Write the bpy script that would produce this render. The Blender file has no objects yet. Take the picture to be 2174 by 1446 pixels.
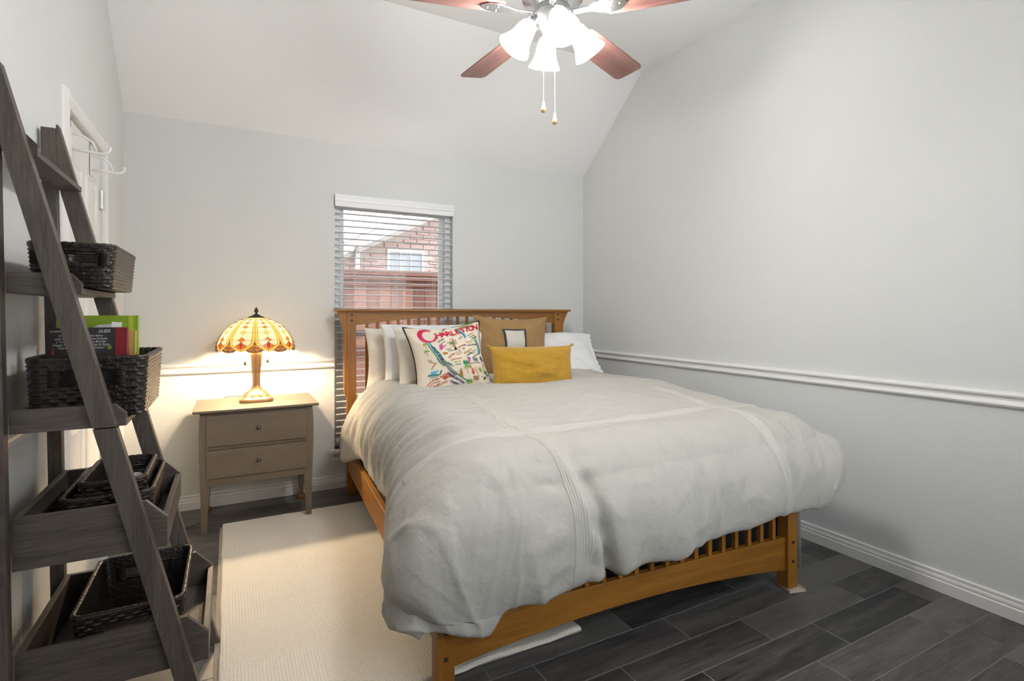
import bpy, bmesh, math, random
from mathutils import Vector, Matrix, noise
R = math.radians
random.seed(7)
scene = bpy.context.scene
COL = scene.collection

# ------------------------------------------------------------------ camera
cam_d = bpy.data.cameras.new('camera')
cam_d.sensor_width = 36.0
cam_d.lens = 36.0 * 1127.36 / 2174.0
cam_d.shift_y = -59.5 / 2174.0
cam_d.clip_start = 0.02
cam = bpy.data.objects.new('camera', cam_d)
cam.location = (0, 0, 1.238)
cam.rotation_euler = (math.pi / 2, 0, -0.4891)
COL.objects.link(cam)
scene.camera = cam

# ------------------------------------------------------------------ world, exposure
wd = bpy.data.worlds.new('overcast_sky')
scene.world = wd
wd.use_nodes = True
bg = wd.node_tree.nodes['Background']
bg.inputs['Color'].default_value = (0.93, 0.96, 1.0, 1)
bg.inputs['Strength'].default_value = 2.7
scene.view_settings.view_transform = 'Standard'
scene.view_settings.look = 'None'
scene.view_settings.gamma = 1.0
scene.view_settings.use_curve_mapping = False
scene.view_settings.exposure = 0.86
FAN_GLOW, FAN_BULB = 53.0, 70.0     # radiance of the frosted fan shades and their bulbs
LAMP_BULB = 640.0                   # radiance of the two table lamp bulbs
for nm_, lc_, rx_, sx_, sy_ in (('window_2_portal', (1.45, -.50, 1.50), 90, 2.3, 1.4), ('window_1_portal', (1.10, 4.03, 1.175), -90, .89, 1.80)):
    pd_ = bpy.data.lights.new(nm_, 'AREA')
    pd_.shape = 'RECTANGLE'
    pd_.size, pd_.size_y = sx_, sy_
    pd_.cycles.is_portal = True
    po_ = bpy.data.objects.new(nm_, pd_)
    po_.location = lc_
    po_.rotation_euler = (R(rx_), 0, 0)
    COL.objects.link(po_)
scene.cycles.max_bounces = 7
scene.cycles.diffuse_bounces = 4
scene.cycles.adaptive_threshold = 0.06
scene.cycles.sample_clamp_indirect = 6.0
scene.cycles.caustics_reflective = False
scene.cycles.caustics_refractive = False


# ------------------------------------------------------------------ helpers: materials
def new_mat(name):
    m = bpy.data.materials.new(name)
    m.use_nodes = True
    nt = m.node_tree
    return m, nt, nt.nodes['Principled BSDF']


def N(nt, kind, **kw):
    n = nt.nodes.new(kind)
    for k, v in kw.items():
        if k.startswith('_'):
            setattr(n, k[1:], v)
        else:
            n.inputs[k].default_value = v
    return n


def plain(name, col, rough=0.5, metal=0.0, bump=0.0, bscale=200.0, spec=0.5, var=0.0, vscale=8.0, sheen=0.0):
    m, nt, b = new_mat(name)
    L = nt.links
    b.inputs['Base Color'].default_value = (*col, 1)
    b.inputs['Roughness'].default_value = rough
    b.inputs['Metallic'].default_value = metal
    b.inputs['Specular IOR Level'].default_value = spec
    if sheen:
        b.inputs['Sheen Weight'].default_value = sheen
    tc = N(nt, 'ShaderNodeTexCoord')
    if var:
        n = N(nt, 'ShaderNodeTexNoise', Scale=vscale, Detail=4.0)
        L.new(tc.outputs['Object'], n.inputs['Vector'])
        mx = N(nt, 'ShaderNodeMix', _data_type='RGBA')
        mx.inputs['A'].default_value = (*[c * (1 - var) for c in col], 1)
        mx.inputs['B'].default_value = (*[min(1, c * (1 + var)) for c in col], 1)
        L.new(n.outputs['Fac'], mx.inputs['Factor'])
        L.new(mx.outputs['Result'], b.inputs['Base Color'])
    if bump:
        n = N(nt, 'ShaderNodeTexNoise', Scale=bscale, Detail=3.0)
        L.new(tc.outputs['Object'], n.inputs['Vector'])
        bp = N(nt, 'ShaderNodeBump', Strength=bump, Distance=0.01)
        L.new(n.outputs['Fac'], bp.inputs['Height'])
        L.new(bp.outputs['Normal'], b.inputs['Normal'])
    return m


def wood(name, dark, light, axis='x', scale=14.0, stretch=14.0, rough=0.42, rand=0.0, bump=0.08, rings=0.35):
    """fine grained wood whose fibres run along one axis of the object"""
    m, nt, b = new_mat(name)
    L = nt.links
    tc = N(nt, 'ShaderNodeTexCoord')
    mp = N(nt, 'ShaderNodeMapping')
    sc = {'x': (1 / stretch, 1, 1), 'y': (1, 1 / stretch, 1), 'z': (1, 1, 1 / stretch)}[axis]
    mp.inputs['Scale'].default_value = sc
    L.new(tc.outputs['Object'], mp.inputs['Vector'])
    vec = mp.outputs['Vector']
    oi = N(nt, 'ShaderNodeObjectInfo')
    if rand:
        ad = N(nt, 'ShaderNodeVectorMath', _operation='ADD')
        sx = N(nt, 'ShaderNodeVectorMath', _operation='SCALE')
        cm = N(nt, 'ShaderNodeCombineXYZ')
        for k in 'XYZ':
            L.new(oi.outputs['Random'], cm.inputs[k])
        L.new(cm.outputs['Vector'], sx.inputs[0])
        sx.inputs['Scale'].default_value = 37.0
        L.new(vec, ad.inputs[0])
        L.new(sx.outputs['Vector'], ad.inputs[1])
        vec = ad.outputs['Vector']
    n1 = N(nt, 'ShaderNodeTexNoise', Scale=scale, Detail=5.0, Roughness=0.6, Distortion=0.6)
    n2 = N(nt, 'ShaderNodeTexNoise', Scale=scale * 9, Detail=3.0, Roughness=0.6)
    L.new(vec, n1.inputs['Vector'])
    L.new(vec, n2.inputs['Vector'])
    mt = N(nt, 'ShaderNodeMath', _operation='MULTIPLY_ADD')
    mt.inputs[1].default_value = rings
    L.new(n2.outputs['Fac'], mt.inputs[0])
    ml = N(nt, 'ShaderNodeMath', _operation='MULTIPLY')
    ml.inputs[1].default_value = 1 - rings
    L.new(n1.outputs['Fac'], ml.inputs[0])
    L.new(ml.outputs[0], mt.inputs[2])
    fac = mt.outputs[0]
    if rand:
        a2 = N(nt, 'ShaderNodeMath', _operation='MULTIPLY_ADD')
        a2.inputs[1].default_value = rand
        a2.inputs[2].default_value = -rand / 2
        L.new(oi.outputs['Random'], a2.inputs[0])
        a3 = N(nt, 'ShaderNodeMath', _operation='ADD')
        L.new(a2.outputs[0], a3.inputs[0])
        L.new(fac, a3.inputs[1])
        fac = a3.outputs[0]
    cr = N(nt, 'ShaderNodeValToRGB')
    cr.color_ramp.elements[0].position = 0.33
    cr.color_ramp.elements[0].color = (*dark, 1)
    cr.color_ramp.elements[1].position = 0.67
    cr.color_ramp.elements[1].color = (*light, 1)
    L.new(fac, cr.inputs['Fac'])
    L.new(cr.outputs['Color'], b.inputs['Base Color'])
    b.inputs['Roughness'].default_value = rough
    bp = N(nt, 'ShaderNodeBump', Strength=bump, Distance=0.004)
    L.new(n2.outputs['Fac'], bp.inputs['Height'])
    L.new(bp.outputs['Normal'], b.inputs['Normal'])
    return m


def emit(name, col, strength):
    m = bpy.data.materials.new(name)
    m.use_nodes = True
    nt = m.node_tree
    nt.nodes.clear()
    e = N(nt, 'ShaderNodeEmission', Strength=strength)
    e.inputs['Color'].default_value = (*col, 1)
    o = N(nt, 'ShaderNodeOutputMaterial')
    nt.links.new(e.outputs[0], o.inputs['Surface'])
    return m


def translucent(name, col, amount=0.8, rough=0.25, gloss=0.06, dense=0.045):
    m = bpy.data.materials.new(name)
    m.use_nodes = True
    nt = m.node_tree
    nt.nodes.clear()
    d = N(nt, 'ShaderNodeBsdfDiffuse')
    d.inputs['Color'].default_value = (*col, 1)
    t = N(nt, 'ShaderNodeBsdfTranslucent')
    t.inputs['Color'].default_value = (*[c * dense for c in col], 1)
    g = N(nt, 'ShaderNodeBsdfGlossy', Roughness=rough)
    x = N(nt, 'ShaderNodeMixShader')
    x.inputs[0].default_value = amount
    y = N(nt, 'ShaderNodeMixShader')
    y.inputs[0].default_value = gloss
    o = N(nt, 'ShaderNodeOutputMaterial')
    L = nt.links
    L.new(d.outputs[0], x.inputs[1])
    L.new(t.outputs[0], x.inputs[2])
    L.new(x.outputs[0], y.inputs[1])
    L.new(g.outputs[0], y.inputs[2])
    L.new(y.outputs[0], o.inputs['Surface'])
    return m


def cloth(name, col, weave=900.0, bump=0.15, crease=0.0, cscale=14.0, sheen=0.15, rough=0.9, var=0.03, dist=0.004):
    m, nt, b = new_mat(name)
    L = nt.links
    b.inputs['Roughness'].default_value = rough
    b.inputs['Specular IOR Level'].default_value = 0.15
    b.inputs['Sheen Weight'].default_value = sheen
    tc = N(nt, 'ShaderNodeTexCoord')
    n = N(nt, 'ShaderNodeTexNoise', Scale=weave, Detail=1.0)
    L.new(tc.outputs['Object'], n.inputs['Vector'])
    h = n.outputs['Fac']
    if crease:
        c = N(nt, 'ShaderNodeTexNoise', Scale=cscale, Detail=5.0, Roughness=0.55, Distortion=0.25)
        L.new(tc.outputs['Object'], c.inputs['Vector'])
        ma = N(nt, 'ShaderNodeMath', _operation='MULTIPLY_ADD')
        ma.inputs[1].default_value = crease
        L.new(c.outputs['Fac'], ma.inputs[0])
        L.new(h, ma.inputs[2])
        h = ma.outputs[0]
    bp = N(nt, 'ShaderNodeBump', Strength=bump, Distance=dist)
    L.new(h, bp.inputs['Height'])
    L.new(bp.outputs['Normal'], b.inputs['Normal'])
    v = N(nt, 'ShaderNodeTexNoise', Scale=25.0, Detail=3.0)
    L.new(tc.outputs['Object'], v.inputs['Vector'])
    mx = N(nt, 'ShaderNodeMix', _data_type='RGBA')
    mx.inputs['A'].default_value = (*[k * (1 - var) for k in col], 1)
    mx.inputs['B'].default_value = (*[min(1, k * (1 + var)) for k in col], 1)
    L.new(v.outputs['Fac'], mx.inputs['Factor'])
    L.new(mx.outputs['Result'], b.inputs['Base Color'])
    return m


M = {}
M['wall'] = plain('wall_paint', (0.69, 0.695, 0.68), 0.85, bump=0.16, bscale=130.0, spec=0.25)
M['ceil'] = plain('ceiling_paint', (0.86, 0.86, 0.85), 0.9, bump=0.12, bscale=130.0, spec=0.2)
M['trim'] = plain('white_trim_paint', (0.80, 0.79, 0.77), 0.35)
M['door'] = plain('white_door_paint', (0.78, 0.775, 0.75), 0.4)
M['vinyl'] = plain('white_vinyl', (0.72, 0.74, 0.73), 0.4)
M['slat'] = plain('white_blind_slat', (0.84, 0.84, 0.85), 0.4)
M['cord'] = plain('white_cord', (0.75, 0.75, 0.73), 0.8)
M['grout'] = plain('floor_grout', (0.17, 0.165, 0.16), 0.9, bump=0.2, bscale=300)
M['plank'] = wood('plank_tile', (0.019, 0.0175, 0.017), (0.128, 0.119, 0.112), 'x', 11.0, 9.0, 0.36, rand=0.26, bump=0.05, rings=0.34)
oakd, oakl = (0.195, 0.073, 0.007), (0.37, 0.158, 0.020)
for a in 'xyz':
    M['oak_' + a] = wood('golden_oak_' + a, oakd, oakl, a, 16.0, 16.0, 0.45, bump=0.05)
ldd, ldl = (0.043, 0.033, 0.026), (0.138, 0.112, 0.092)
for a in 'xyz':
    M['lad_' + a] = wood('weathered_grey_wood_' + a, ldd, ldl, a, 22.0, 13.0, 0.5, bump=0.10, rings=0.5)
M['edge'] = plain('worn_pale_edge', (0.30, 0.27, 0.235), 0.55, var=0.2, vscale=30)
M['peg'] = plain('dark_walnut_peg', (0.035, 0.018, 0.010), 0.5)
for a in 'xyz':
    M['night_' + a] = wood('taupe_stained_wood_' + a, (0.128, 0.099, 0.068), (0.183, 0.145, 0.102), a, 10.0, 8.0, 0.42, bump=0.03)
M['pewter'] = plain('dark_pewter', (0.12, 0.11, 0.105), 0.35, 1.0)
M['bronze'] = plain('antique_bronze', (0.42, 0.27, 0.15), 0.42, 0.75, bump=0.10, bscale=120, var=0.25, vscale=30)
M['darkbronze'] = plain('dark_bronze', (0.09, 0.065, 0.045), 0.45, 0.8, bump=0.25, bscale=180)
M['lead'] = plain('solder_lead', (0.055, 0.040, 0.022), 0.5, 0.7)
M['nickel'] = plain('brushed_nickel', (0.62, 0.63, 0.63), 0.2, 1.0)
M['blade'] = wood('cherry_fan_blade', (0.14, 0.062, 0.050), (0.32, 0.165, 0.138), 'x', 10.0, 12.0, 0.38, bump=0.03)
M['knobwood'] = plain('pale_turned_wood', (0.62, 0.42, 0.24), 0.45)
M['frost'] = emit('lit_frosted_glass', (1.0, .98, .955), FAN_GLOW)
M['duvet'] = cloth('cream_cotton_duvet', (0.52, 0.50, 0.455), 700, 0.6, crease=6.0, cscale=15.0, dist=0.004)
M['band'] = cloth('cream_pintuck_band', (0.53, 0.51, 0.465), 1200, 0.25)
M['white_linen'] = cloth('white_linen', (0.78, 0.78, 0.79), 900, 0.4, crease=5, cscale=13, dist=.003)
M['cream_linen'] = cloth('cream_linen', (0.76, 0.71, 0.63), 900, 0.4, crease=5, cscale=13, dist=.003)
M['natural'] = cloth('natural_cotton_print_ground', (0.70, 0.62, 0.50), 900, 0.12)
M['tan'] = cloth('tan_wool', (0.34, 0.205, 0.085), 500, 0.5, var=0.08)
M['mustard'] = cloth('mustard_velvet', (0.42, 0.235, 0.022), 400, 0.2, sheen=0.5, var=0.10)
M['boucle'] = cloth('off_white_boucle', (0.66, 0.62, 0.55), 450, 0.8)
M['charcoal'] = cloth('charcoal_wool', (0.055, 0.055, 0.06), 500, 0.5)
M['piping'] = cloth('black_piping', (0.012, 0.012, 0.014), 500, 0.3)
M['mattress'] = cloth('mattress_ticking', (0.55, 0.53, 0.50), 500, 0.2)
M['boxspring'] = cloth('black_box_spring', (0.018, 0.017, 0.017), 500, 0.2)
M['wicker'] = plain('black_rattan', (0.015, 0.0105, 0.0075), 0.30, bump=0.3, bscale=160, var=0.5, vscale=60)
M['wicker_rim'] = plain('black_rattan_binding', (0.018, 0.012, 0.008), 0.32, bump=0.3, bscale=200, var=0.4, vscale=70)
M['paper'] = plain('white_paper', (0.82, 0.82, 0.80), 0.8)
M['coaster'] = plain('amber_caster_cup', (0.30, 0.12, 0.035), 0.4)
M['beige'] = plain('beige_felt_pad', (0.62, 0.54, 0.43), 0.9, bump=0.2)
M['screw'] = plain('black_screw', (0.01, 0.01, 0.01), 0.4, 0.6)


def rug_mat():
    m, nt, b = new_mat('cream_tufted_wool')
    L = nt.links
    tc = N(nt, 'ShaderNodeTexCoord')
    mp = N(nt, 'ShaderNodeMapping')
    L.new(tc.outputs['Object'], mp.inputs['Vector'])
    # carved blocks of lines alternating in direction
    ck = N(nt, 'ShaderNodeTexChecker', Scale=3.4)
    L.new(mp.outputs['Vector'], ck.inputs['Vector'])
    w1 = N(nt, 'ShaderNodeTexWave', Scale=28.0, Distortion=2.0, Detail=2.0, _bands_direction='X')
    w2 = N(nt, 'ShaderNodeTexWave', Scale=28.0, Distortion=2.0, Detail=2.0, _bands_direction='Y')
    for w in (w1, w2):
        w.inputs['Detail Scale'].default_value = 6.0
        L.new(mp.outputs['Vector'], w.inputs['Vector'])
    mx = N(nt, 'ShaderNodeMix', _data_type='FLOAT')
    L.new(ck.outputs['Fac'], mx.inputs['Factor'])
    L.new(w1.outputs['Fac'], mx.inputs['A'])
    L.new(w2.outputs['Fac'], mx.inputs['B'])
    n = N(nt, 'ShaderNodeTexNoise', Scale=260.0, Detail=3.0)
    L.new(mp.outputs['Vector'], n.inputs['Vector'])
    nm = N(nt, 'ShaderNodeTexNoise', Scale=5.0, Detail=3.0)
    L.new(mp.outputs['Vector'], nm.inputs['Vector'])
    ml = N(nt, 'ShaderNodeMath', _operation='MULTIPLY')
    L.new(mx.outputs['Result'], ml.inputs[0])
    L.new(nm.outputs['Fac'], ml.inputs[1])
    ad = N(nt, 'ShaderNodeMath', _operation='MULTIPLY_ADD')
    ad.inputs[1].default_value = 0.5
    L.new(ml.outputs[0], ad.inputs[0])
    L.new(n.outputs['Fac'], ad.inputs[2])
    bp = N(nt, 'ShaderNodeBump', Strength=0.55, Distance=0.006)
    L.new(ad.outputs[0], bp.inputs['Height'])
    L.new(bp.outputs['Normal'], b.inputs['Normal'])
    cr = N(nt, 'ShaderNodeValToRGB')
    cr.color_ramp.elements[0].position = 0.25
    cr.color_ramp.elements[0].color = (0.58, 0.53, 0.46, 1)
    cr.color_ramp.elements[1].position = 0.75
    cr.color_ramp.elements[1].color = (0.78, 0.74, 0.66, 1)
    L.new(ad.outputs[0], cr.inputs['Fac'])
    L.new(cr.outputs['Color'], b.inputs['Base Color'])
    b.inputs['Roughness'].default_value = 1.0
    b.inputs['Specular IOR Level'].default_value = 0.05
    return m


M['rug'] = rug_mat()


def pane_mat():
    m = bpy.data.materials.new('window_glass')
    m.use_nodes = True
    nt = m.node_tree
    nt.nodes.clear()
    t = N(nt, 'ShaderNodeBsdfTransparent')
    t.inputs['Color'].default_value = (0.97, 0.98, 0.98, 1)
    g = N(nt, 'ShaderNodeBsdfGlossy', Roughness=0.02)
    f = N(nt, 'ShaderNodeFresnel', IOR=1.35)
    x = N(nt, 'ShaderNodeMixShader')
    o = N(nt, 'ShaderNodeOutputMaterial')
    L = nt.links
    L.new(f.outputs[0], x.inputs[0])
    L.new(t.outputs[0], x.inputs[1])
    L.new(g.outputs[0], x.inputs[2])
    L.new(x.outputs[0], o.inputs['Surface'])
    return m


M['pane'] = pane_mat()


# ------------------------------------------------------------------ helpers: meshes
class MB:
    def __init__(s):
        s.v = []
        s.f = []

    def add(s, vs, fs):
        o = len(s.v)
        s.v += [tuple(p) for p in vs]
        s.f += [tuple(i + o for i in f) for f in fs]
        return s

    def box(s, x0, x1, y0, y1, z0, z1):
        return s.add([(x0, y0, z0), (x1, y0, z0), (x1, y1, z0), (x0, y1, z0),
                      (x0, y0, z1), (x1, y0, z1), (x1, y1, z1), (x0, y1, z1)],
                     [(0, 3, 2, 1), (4, 5, 6, 7), (0, 1, 5, 4), (1, 2, 6, 5), (2, 3, 7, 6), (3, 0, 4, 7)])

    def prism(s, poly, axis, a0, a1):
        n = len(poly)

        def P(p, a):
            return {'x': (a, p[0], p[1]), 'y': (p[0], a, p[1]), 'z': (p[0], p[1], a)}[axis]
        vs = [P(p, a0) for p in poly] + [P(p, a1) for p in poly]
        fs = [tuple(range(n)), tuple(range(2 * n - 1, n - 1, -1))]
        fs += [(i, i + n, (i + 1) % n + n, (i + 1) % n) for i in range(n)]
        return s.add(vs, fs)

    def lathe(s, prof, n=32, c=(0, 0, 0), sx=1.0, sy=1.0):
        vs = []
        for r, z in prof:
            for k in range(n):
                a = 2 * math.pi * k / n
                vs.append((c[0] + r * sx * math.cos(a), c[1] + r * sy * math.sin(a), c[2] + z))
        fs = []
        for j in range(len(prof) - 1):
            for k in range(n):
                fs.append((j * n + k, j * n + (k + 1) % n, (j + 1) * n + (k + 1) % n, (j + 1) * n + k))
        if prof[0][0] > 1e-5:
            fs.append(tuple(range(n - 1, -1, -1)))
        if prof[-1][0] > 1e-5:
            fs.append(tuple(range((len(prof) - 1) * n, len(prof) * n)))
        return s.add(vs, fs)

    def tube(s, pts, r, n=8, closed=False):
        pts = [Vector(p) for p in pts]
        m = len(pts)
        rr = r if isinstance(r, (list, tuple)) else [r] * m
        vs = []
        prev = None
        for i in range(m):
            if closed:
                t = pts[(i + 1) % m] - pts[i - 1]
            else:
                t = pts[min(i + 1, m - 1)] - pts[max(i - 1, 0)]
            if t.length < 1e-9:
                t = Vector((0, 0, 1))
            t.normalize()
            if prev is None:
                u = t.orthogonal().normalized()
            else:
                u = prev - t * prev.dot(t)
                u = u.normalized() if u.length > 1e-6 else t.orthogonal().normalized()
            prev = u
            w = t.cross(u)
            for k in range(n):
                a = 2 * math.pi * k / n
                vs.append(pts[i] + (u * math.cos(a) + w * math.sin(a)) * rr[i])
        fs = []
        for i in range(m if closed else m - 1):
            j = (i + 1) % m
            for k in range(n):
                fs.append((i * n + k, i * n + (k + 1) % n, j * n + (k + 1) % n, j * n + k))
        if not closed:
            fs += [tuple(range(n - 1, -1, -1)), tuple(range((m - 1) * n, m * n))]
        return s.add(vs, fs)

    def sphere(s, c, r, n=12, m=8, sz=1.0):
        prof = [(max(1e-6, r * math.sin(math.pi * j / m)), -r * sz * math.cos(math.pi * j / m)) for j in range(m + 1)]
        return s.lathe(prof, n, c)

    def grid(s, rows, cu=False, cv=False):
        nr, nc = len(rows), len(rows[0])
        vs = [p for r in rows for p in r]
        fs = []
        for j in range(nr if cv else nr - 1):
            for i in range(nc if cu else nc - 1):
                a, b = j, (j + 1) % nr
                c, d = i, (i + 1) % nc
                fs.append((a * nc + c, a * nc + d, b * nc + d, b * nc + c))
        return s.add(vs, fs)

    def mesh(s, name):
        me = bpy.data.meshes.new(name)
        me.from_pydata(s.v, [], s.f)
        bm = bmesh.new()
        bm.from_mesh(me)
        bmesh.ops.remove_doubles(bm, verts=bm.verts, dist=1e-6)
        bmesh.ops.recalc_face_normals(bm, faces=bm.faces)
        bm.to_mesh(me)
        bm.free()
        return me

    def build(s, name, mat, parent=None, smooth=False, bevel=0.0, seg=2, weld=True):
        return obj(name, s.mesh(name), mat, parent, smooth, bevel, seg)


def obj(name, me, mat, parent=None, smooth=False, bevel=0.0, seg=2):
    if mat is not None and not me.materials:
        me.materials.append(M[mat] if isinstance(mat, str) else mat)
    o = bpy.data.objects.new(name, me)
    COL.objects.link(o)
    if parent:
        o.parent = parent
    if smooth is True:
        for p in me.polygons:
            p.use_smooth = True
    elif smooth:
        for p in me.polygons:
            p.use_smooth = True
        me.set_sharp_from_angle(angle=R(smooth))
    if bevel:
        b = o.modifiers.new('bevel', 'BEVEL')
        b.width = bevel
        b.segments = seg
        b.limit_method = 'ANGLE'
        b.angle_limit = R(40)
    return o


def tag(o, label=None, cat=None, group=None, kind=None):
    if label:
        o['label'] = label
    if cat:
        o['category'] = cat
    if group:
        o['group'] = group
    if kind:
        o['kind'] = kind
    return o


def thing(name, label, cat, loc=(0, 0, 0), rotz=0.0, group=None):
    o = bpy.data.objects.new(name, None)
    o.empty_display_size = 0.1
    COL.objects.link(o)
    o.location = loc
    o.rotation_euler = (0, 0, rotz)
    return tag(o, label, cat, group)


def text_mesh(txt, size, bold=0.0, align='CENTER', shear=0.0, space=1.0):
    cu = bpy.data.curves.new('lettering', 'FONT')
    cu.body = txt
    cu.size = size
    cu.align_x = align
    cu.align_y = 'CENTER'
    cu.offset = bold
    cu.shear = shear
    cu.space_character = space
    cu.resolution_u = 3
    o = bpy.data.objects.new('lettering', cu)
    COL.objects.link(o)
    dg = bpy.context.evaluated_depsgraph_get()
    me = bpy.data.meshes.new_from_object(o.evaluated_get(dg))
    vs = [tuple(v.co) for v in me.vertices]
    fs = [tuple(p.vertices) for p in me.polygons]
    bpy.data.objects.remove(o)
    bpy.data.curves.remove(cu)
    bpy.data.meshes.remove(me)
    return vs, fs


def sstep(a, b, x):
    t = min(1.0, max(0.0, (x - a) / (b - a)))
    return t * t * (3 - 2 * t)


def nz(x, y, z=0.0):
    return noise.noise(Vector((x, y, z)))


def fbm(x, y, z=0.0, o=3):
    return sum(noise.noise(Vector((x * 2 ** k, y * 2 ** k, z + 7 * k))) / 2 ** k for k in range(o))


# ------------------------------------------------------------------ room shell
XL, XR, YB, YF = -0.558, 2.792, 3.895, -0.375
ZB, ZC = 2.44, 3.083
YS, YS2 = 3.129, 0.391          # where the slopes meet the flat ceiling
WX0, WX1, WZ0, WZ1 = 0.655, 1.546, 0.275, 2.075     # window opening
DY0, DY1, DZ = 2.61, 3.305, 2.03                    # door opening


def ceil_z(y):
    if y > YS:
        return ZC + (ZB - ZC) * (y - YS) / (YB - YS)
    if y < YS2:
        return ZC + (ZB - ZC) * (YS2 - y) / (YS2 - YF)
    return ZC


def wall_poly(y0, y1, zbot):
    ys = sorted({y0, y1} | {y for y in (YS, YS2) if y0 < y < y1})
    return [(y0, zbot), (y1, zbot)] + [(y, ceil_z(y)) for y in reversed(ys)]


T = 0.14
tag(MB().box(XL - T, WX0, YB, YB + T, -0.1, ZB + .1).box(WX1, XR + T, YB, YB + T, -0.1, ZB + .1)
    .box(WX0, WX1, YB, YB + T, WZ1, ZB + .1).box(WX0, WX1, YB, YB + T, -0.1, WZ0)
    .build('wall_back', 'wall'), 'light grey textured wall with the window, behind the bed', 'wall', kind='structure')
tag(MB().prism(wall_poly(YF, YB, -0.1), 'x', XR, XR + T).build('wall_right', 'wall'),
    'light grey textured gable wall to the right of the bed', 'wall', kind='structure')
tag(MB().prism(wall_poly(YF, DY0, -0.1), 'x', XL - T, XL).prism(wall_poly(DY1, YB, -0.1), 'x', XL - T, XL)
    .prism(wall_poly(DY0, DY1, DZ), 'x', XL - T, XL).build('wall_left', 'wall'),
    'light grey textured wall with the white door, behind the ladder shelf', 'wall', kind='structure')
FW0, FW1, FZ0, FZ1 = 0.30, 2.60, 0.80, 2.20      # daylight window on the camera side
tag(MB().box(XL - T, FW0, YF - T, YF, -0.1, ZB + .1).box(FW1, XR + T, YF - T, YF, -0.1, ZB + .1)
    .box(FW0, FW1, YF - T, YF, FZ1, ZB + .1).box(FW0, FW1, YF - T, YF, -0.1, FZ0).build('wall_front', 'wall'),
    'light grey wall on the camera side of the room', 'wall', kind='structure')
w2_ = MB()
for x_ in (FW0, (FW0 + FW1) / 2 - .025, FW1 - .05):
    w2_.box(x_, x_ + .05, YF - T, YF - .06, FZ0, FZ1)
w2_.box(FW0 + .05, FW1 - .05, YF - T, YF - .06, FZ0, FZ0 + .05).box(FW0 + .05, FW1 - .05, YF - T, YF - .06, FZ1 - .05, FZ1)
w2_ = tag(w2_.build('window_2', 'vinyl', bevel=.004), 'wide white window on the camera side of the room', 'window', kind='structure')
MB().box(FW0 + .04, FW1 - .04, YF - .102, YF - .098, FZ0 + .04, FZ1 - .04).build('pane', 'pane', w2_)
th = 0.08
tag(MB().prism([(YS2, ZC), (YS, ZC), (YB + T, ZB - (ZC - ZB) / (YB - YS) * T), (YB + T, ZB + .12), (YS + .02, ZC + .1),
                (YS2 - .02, ZC + .1), (YF - T, ZB + .12), (YF - T, ZB - (ZC - ZB) / (YS2 - YF) * T)], 'x', XL - T, XR + T)
    .build('ceiling', 'ceil'), 'vaulted ceiling, flat in the middle and sloping down to the window wall', 'ceiling', kind='structure')

floor = tag(MB().box(XL - T, XR + T, YF - T, YB + T, -0.12, -0.0008).build('floor', 'grout'),
            'dark grey wood-look plank tile floor with thin grout joints', 'floor', kind='structure')
# plank tiles, 610 x 151 mm, running along x
pl = {}


def plank_mesh(n):
    if n not in pl:
        b = 0.0015
        L2, W2 = 0.6065 / 2, 0.1485 / 2
        vs = []
        for z, i in ((-0.006, 0), (-b, 0), (0, b)):
            vs += [(-L2 + i, -W2 + i, z), (L2 - i, -W2 + i, z), (L2 - i, W2 - i, z), (-L2 + i, W2 - i, z)]
        fs = [(8, 9, 10, 11)]
        for k in (0, 4):
            fs += [(k + i, k + (i + 1) % 4, k + 4 + (i + 1) % 4, k + 4 + i) for i in range(4)]
        me = bpy.data.meshes.new('floor_plank')
        me.from_pydata(vs, [], fs)
        me.materials.append(M['plank'])
        pl[n] = me
    return pl[n]


offs = {-1: 2.55, 0: 1.845, 1: 2.05, 2: 1.815, 3: 1.55, 4: 1.39}
y0 = 1.006
for r in range(-10, 20):
    ya, yb = y0 + r * 0.151, y0 + (r + 1) * 0.151
    ya, yb = max(ya, YF), min(yb, YB)
    if yb - ya < 0.02:
        continue
    off = offs.get(r, random.uniform(0, 0.61)) % 0.61
    x = XL - 0.61 + ((off - XL) % 0.61)
    while x < XR:
        xa, xb = max(x, XL), min(x + 0.61, XR)
        if xb - xa > 0.03:
            o = bpy.data.objects.new('floor_plank', plank_mesh(0))
            o.location = ((xa + xb) / 2, (ya + yb) / 2, 0)
            o.scale = ((xb - xa - .0035) / 0.6065, (yb - ya - .0025) / 0.1485, 1)
            o.parent = floor
            COL.objects.link(o)
        x += 0.61

# baseboards and chair rails: moulded profiles (depth from wall, height)
BP = [(0, 0), (.016, 0), (.016, .048), (.012, .052), (.0125, .056), (.014, .060), (.0115, .070), (.0095, .073), (.0105, .078), (.0105, .0865), (.006, .090), (0, .090)]
RP = [(0, .851), (.008, .851), (.017, .857), (.020, .864), (.014, .872), (.011, .880), (.0115, .888), (.016, .893), (.024, .899), (.025, .906), (.019, .914), (.008, .918), (0, .918)]


def mould(prof, side, a0, a1):
    mb = MB()
    if side == 'back':
        mb.prism([(YB - d, z) for d, z in prof], 'x', a0, a1)
    elif side == 'right':
        mb.prism([(XR - d, z) for d, z in prof], 'y', a0, a1)
    elif side == 'left':
        mb.prism([(XL + d, z) for d, z in prof], 'y', a0, a1)
    return mb


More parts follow.
